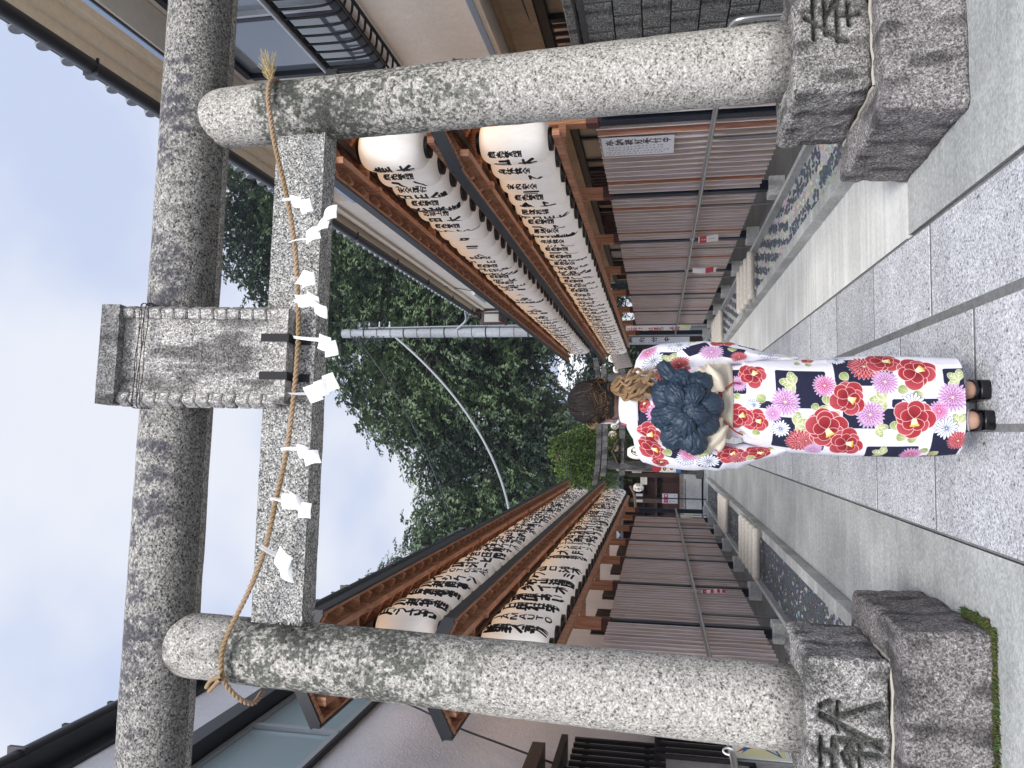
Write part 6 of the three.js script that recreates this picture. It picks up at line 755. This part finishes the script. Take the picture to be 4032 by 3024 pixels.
    for (let i = 0; i < 620; i++) { const a0 = rr(-2.0, 2.0), e0 = rr(.35, 1.5), a1 = lerp(a0, .35, .55) + rr(-.12, .12), e1 = rr(-.75, -.35), pts = []; for (let k = 0; k <= 6; k++) { const t = k / 6, a = lerp(a0, a1, t * t), e = lerp(e0, e1, t); pts.push(on(a, e, 1.0 + .022 * Math.sin(t * 9 + i) * t + .012 * rnd())); } L.push(strandGeo(pts, .0022, .0016, 3, mul(dark, rr(.8, 1.6)), mixc(dark, rnd() < .12 ? car : mid, rr(0, .6)))); }
    for (let i = 0; i < 24; i++) { // thicker twisted locks round the lower back of the head
      const a0 = rr(-1.1, 1.2), e0 = rr(-.55, .25), pts = []; for (let k = 0; k <= 7; k++) { const t = k / 7; pts.push(on(a0 + t * rr(.45, .8) * (i % 2 ? 1 : -1) + .1 * Math.sin(t * 8 + i), e0 - t * .35 + .08 * Math.sin(t * 7 + i * 2), 1.05 + .05 * Math.sin(t * 6 + i))); } for (let q = 0; q < 9; q++) { const o = V(rr(-.009, .009), rr(-.009, .009), rr(-.006, .008)); L.push(strandGeo(pts.map((p) => p.clone().add(o).add(V(rr(-.002, .002), rr(-.002, .002), 0))), .0026, .0014, 3, mixc(dark, mid, rnd()), mixc(mid, rnd() < .5 ? car : mid, rr(.2, .9)))); } }
    for (const [cx, cy, cz, r, n] of [[-.083, 1.585, .02, .02, 16], [-.075, 1.57, .03, .014, 8], [.1, 1.545, .03, .022, 6]]) for (let i = 0; i < n; i++) { const pts = [], o = rr(-.004, .004), ph = rr(0, 2), tot = rr(4, 7); for (let k = 0; k <= 9; k++) { const t = k / 9, a = ph + t * tot; pts.push(V(cx + Math.cos(a) * r * (1.15 - .4 * t) + o, cy + Math.sin(a) * r * (1.15 - .4 * t) + o, cz + t * .02)); } L.push(strandGeo(pts, .0019, .0008, 3, mid, mixc(car, lite, rnd()))); }
    for (let i = 0; i < 30; i++) { const a = rr(-1.3, 1.3), e = rr(-.5, .3), b = on(a, e, 1.02), d = V(rr(-.03, .03), rr(-.05, .01), rr(0, .03)); L.push(strandGeo([b, b.clone().add(V(d.x * .5 + rr(-.008, .008), d.y * .4, d.z * .7)), b.clone().add(V(d.x, d.y, d.z * .8))], .0011, .0006, 3, mid, car)); }
    const merged = mergeGeometries([col(cap), ...L].map((g) => { for (const k of Object.keys(g.attributes)) if (!['position', 'normal', 'uv', 'color'].includes(k)) g.deleteAttribute(k); return g; }));
    part(person, 'hair', merged, hm, 'dark pinned-up hair with brown twisted locks');
    const T = []; const core = surfaceNet((x, y, z) => { const t = clamp((1.50 - y) / .18), cx = lerp(.076, .088, t) + .012 * Math.sin(t * 5), w = .014 + .026 * Math.sin(Math.min(1, t * 1.5) * 1.57) - .014 * sstep(.75, 1, t), zc = lerp(.095, .14, sstep(0, .6, t)); return Math.max(Math.hypot((x - cx) / w, (z - zc) / (w * .55)) * w - w, y - 1.505, 1.325 - y) * .7 + (vn3(x * 50, y * 16, z * 50, 3) - .5) * .012; }, [-.02, 1.3, .03], [.2, 1.53, .21], .005); { const n = core.attributes.position.count, c = new Float32Array(n * 3); for (let i = 0; i < n; i++) c.set(mixc(mid, car, .25), i * 3); core.setAttribute('color', new THREE.BufferAttribute(c, 3)); core.setAttribute('uv', new THREE.BufferAttribute(new Float32Array(n * 2), 2)); T.push(core.toNonIndexed()); }
    for (let i = 0; i < 420; i++) { const lockN = i % 28, lr = (q) => hash(lockN, q, 77), pts = [], ang = lr(1) * 6.283, spread = .012 + .05 * lr(2), end = 1.292 + .1 * lr(3) * lr(3) + rr(0, .012), ph = lr(4) * 6.28, fq = 9 + 7 * lr(5), am = .007 + .012 * lr(6), jx = rr(-.006, .006), jz = rr(-.005, .005); for (let k = 0; k <= 10; k++) { const t = k / 10, s = Math.sin(Math.min(1, t * 1.6) * 1.57); pts.push(V(lerp(.074, .09, t) + Math.cos(ang) * spread * s + am * s * Math.sin(t * fq + ph) + jx * (1 - .2 * t), lerp(1.505, end, t) + .004 * Math.sin(t * fq * 1.3), lerp(.092, .145, sstep(0, .6, t)) + Math.sin(ang) * spread * .55 * s + am * .8 * s * Math.cos(t * fq + ph) + jz)); } T.push(strandGeo(pts, .0028, .0012, 3, mixc(mid, car, rr(.5, 1)), mixc(car, lite, rr(.2, 1.1)))); }
    part(person, 'ponytail', mergeGeometries(T.map((g) => { for (const k of Object.keys(g.attributes)) if (!['position', 'normal', 'uv', 'color'].includes(k)) g.deleteAttribute(k); return g; })), hm, 'wavy caramel side ponytail falling over the right shoulder');
    part(person, 'hair_tie', new THREE.TorusGeometry(.017, .006, 8, 20).rotateX(1.3), flat(0x2a1d18, .7)).position.set(.074, 1.503, .09);
  }
  // sandals
  const leather = flat(0x0b0a0d, .22), strap = flat(0x141218, .3), whiteS = flat(0xd8d6dc, .4);
  for (const s of [-1, 1]) { const fx = s < 0 ? -.055 : .067, fz = s < 0 ? .03 : 0, o = new THREE.Group(); o.name = 'sandal'; o.position.set(fx, 0, fz); person.add(o);
    const sh = new THREE.Shape(); sh.moveTo(-.036, .066); sh.bezierCurveTo(-.03, .084, .03, .084, .036, .066); sh.bezierCurveTo(.042, 0, .046, -.1, .04, -.15); sh.bezierCurveTo(.02, -.185, -.02, -.185, -.04, -.15); sh.bezierCurveTo(-.046, -.1, -.042, 0, -.036, .066);
    const sole = new THREE.ExtrudeGeometry(sh, { depth: .032, bevelEnabled: true, bevelSize: .003, bevelThickness: .003, bevelSegments: 2, curveSegments: 14 }); sole.rotateX(PI / 2); sole.scale(1, 1, 1); sole.translate(0, .036, 0); part(o, 'sole', sole, leather);
    const back = []; for (let i = 0; i <= 14; i++) { const a = -1.7 + 3.4 * i / 14; back.push([0, 1, 2, 3, 4].map((k) => { const q = [[.0, 0], [.004, .0], [.004, .014], [.0, .014], [0, 0]][k]; return V(Math.sin(a) * (.035 + q[0]), .04 + q[1], .03 + Math.cos(a) * (.036 + q[0])); })); } part(o, 'heel_counter', loft(back, null, false), strap); part(o, 'heel_strap', tube([V(.036, .062, -.02), V(.04, .078, .02), V(.03, .092, .052), V(0, .098, .062), V(-.03, .092, .052), V(-.04, .078, .02), V(-.036, .062, -.02)], .0045, 30, 6), whiteS); part(o, 'toe_strap', tube([V(-.04, .04, -.09), V(-.02, .076, -.1), V(.02, .076, -.1), V(.04, .04, -.09)], .009, 16, 6), strap); }
}
renderer.render(scene, camera);
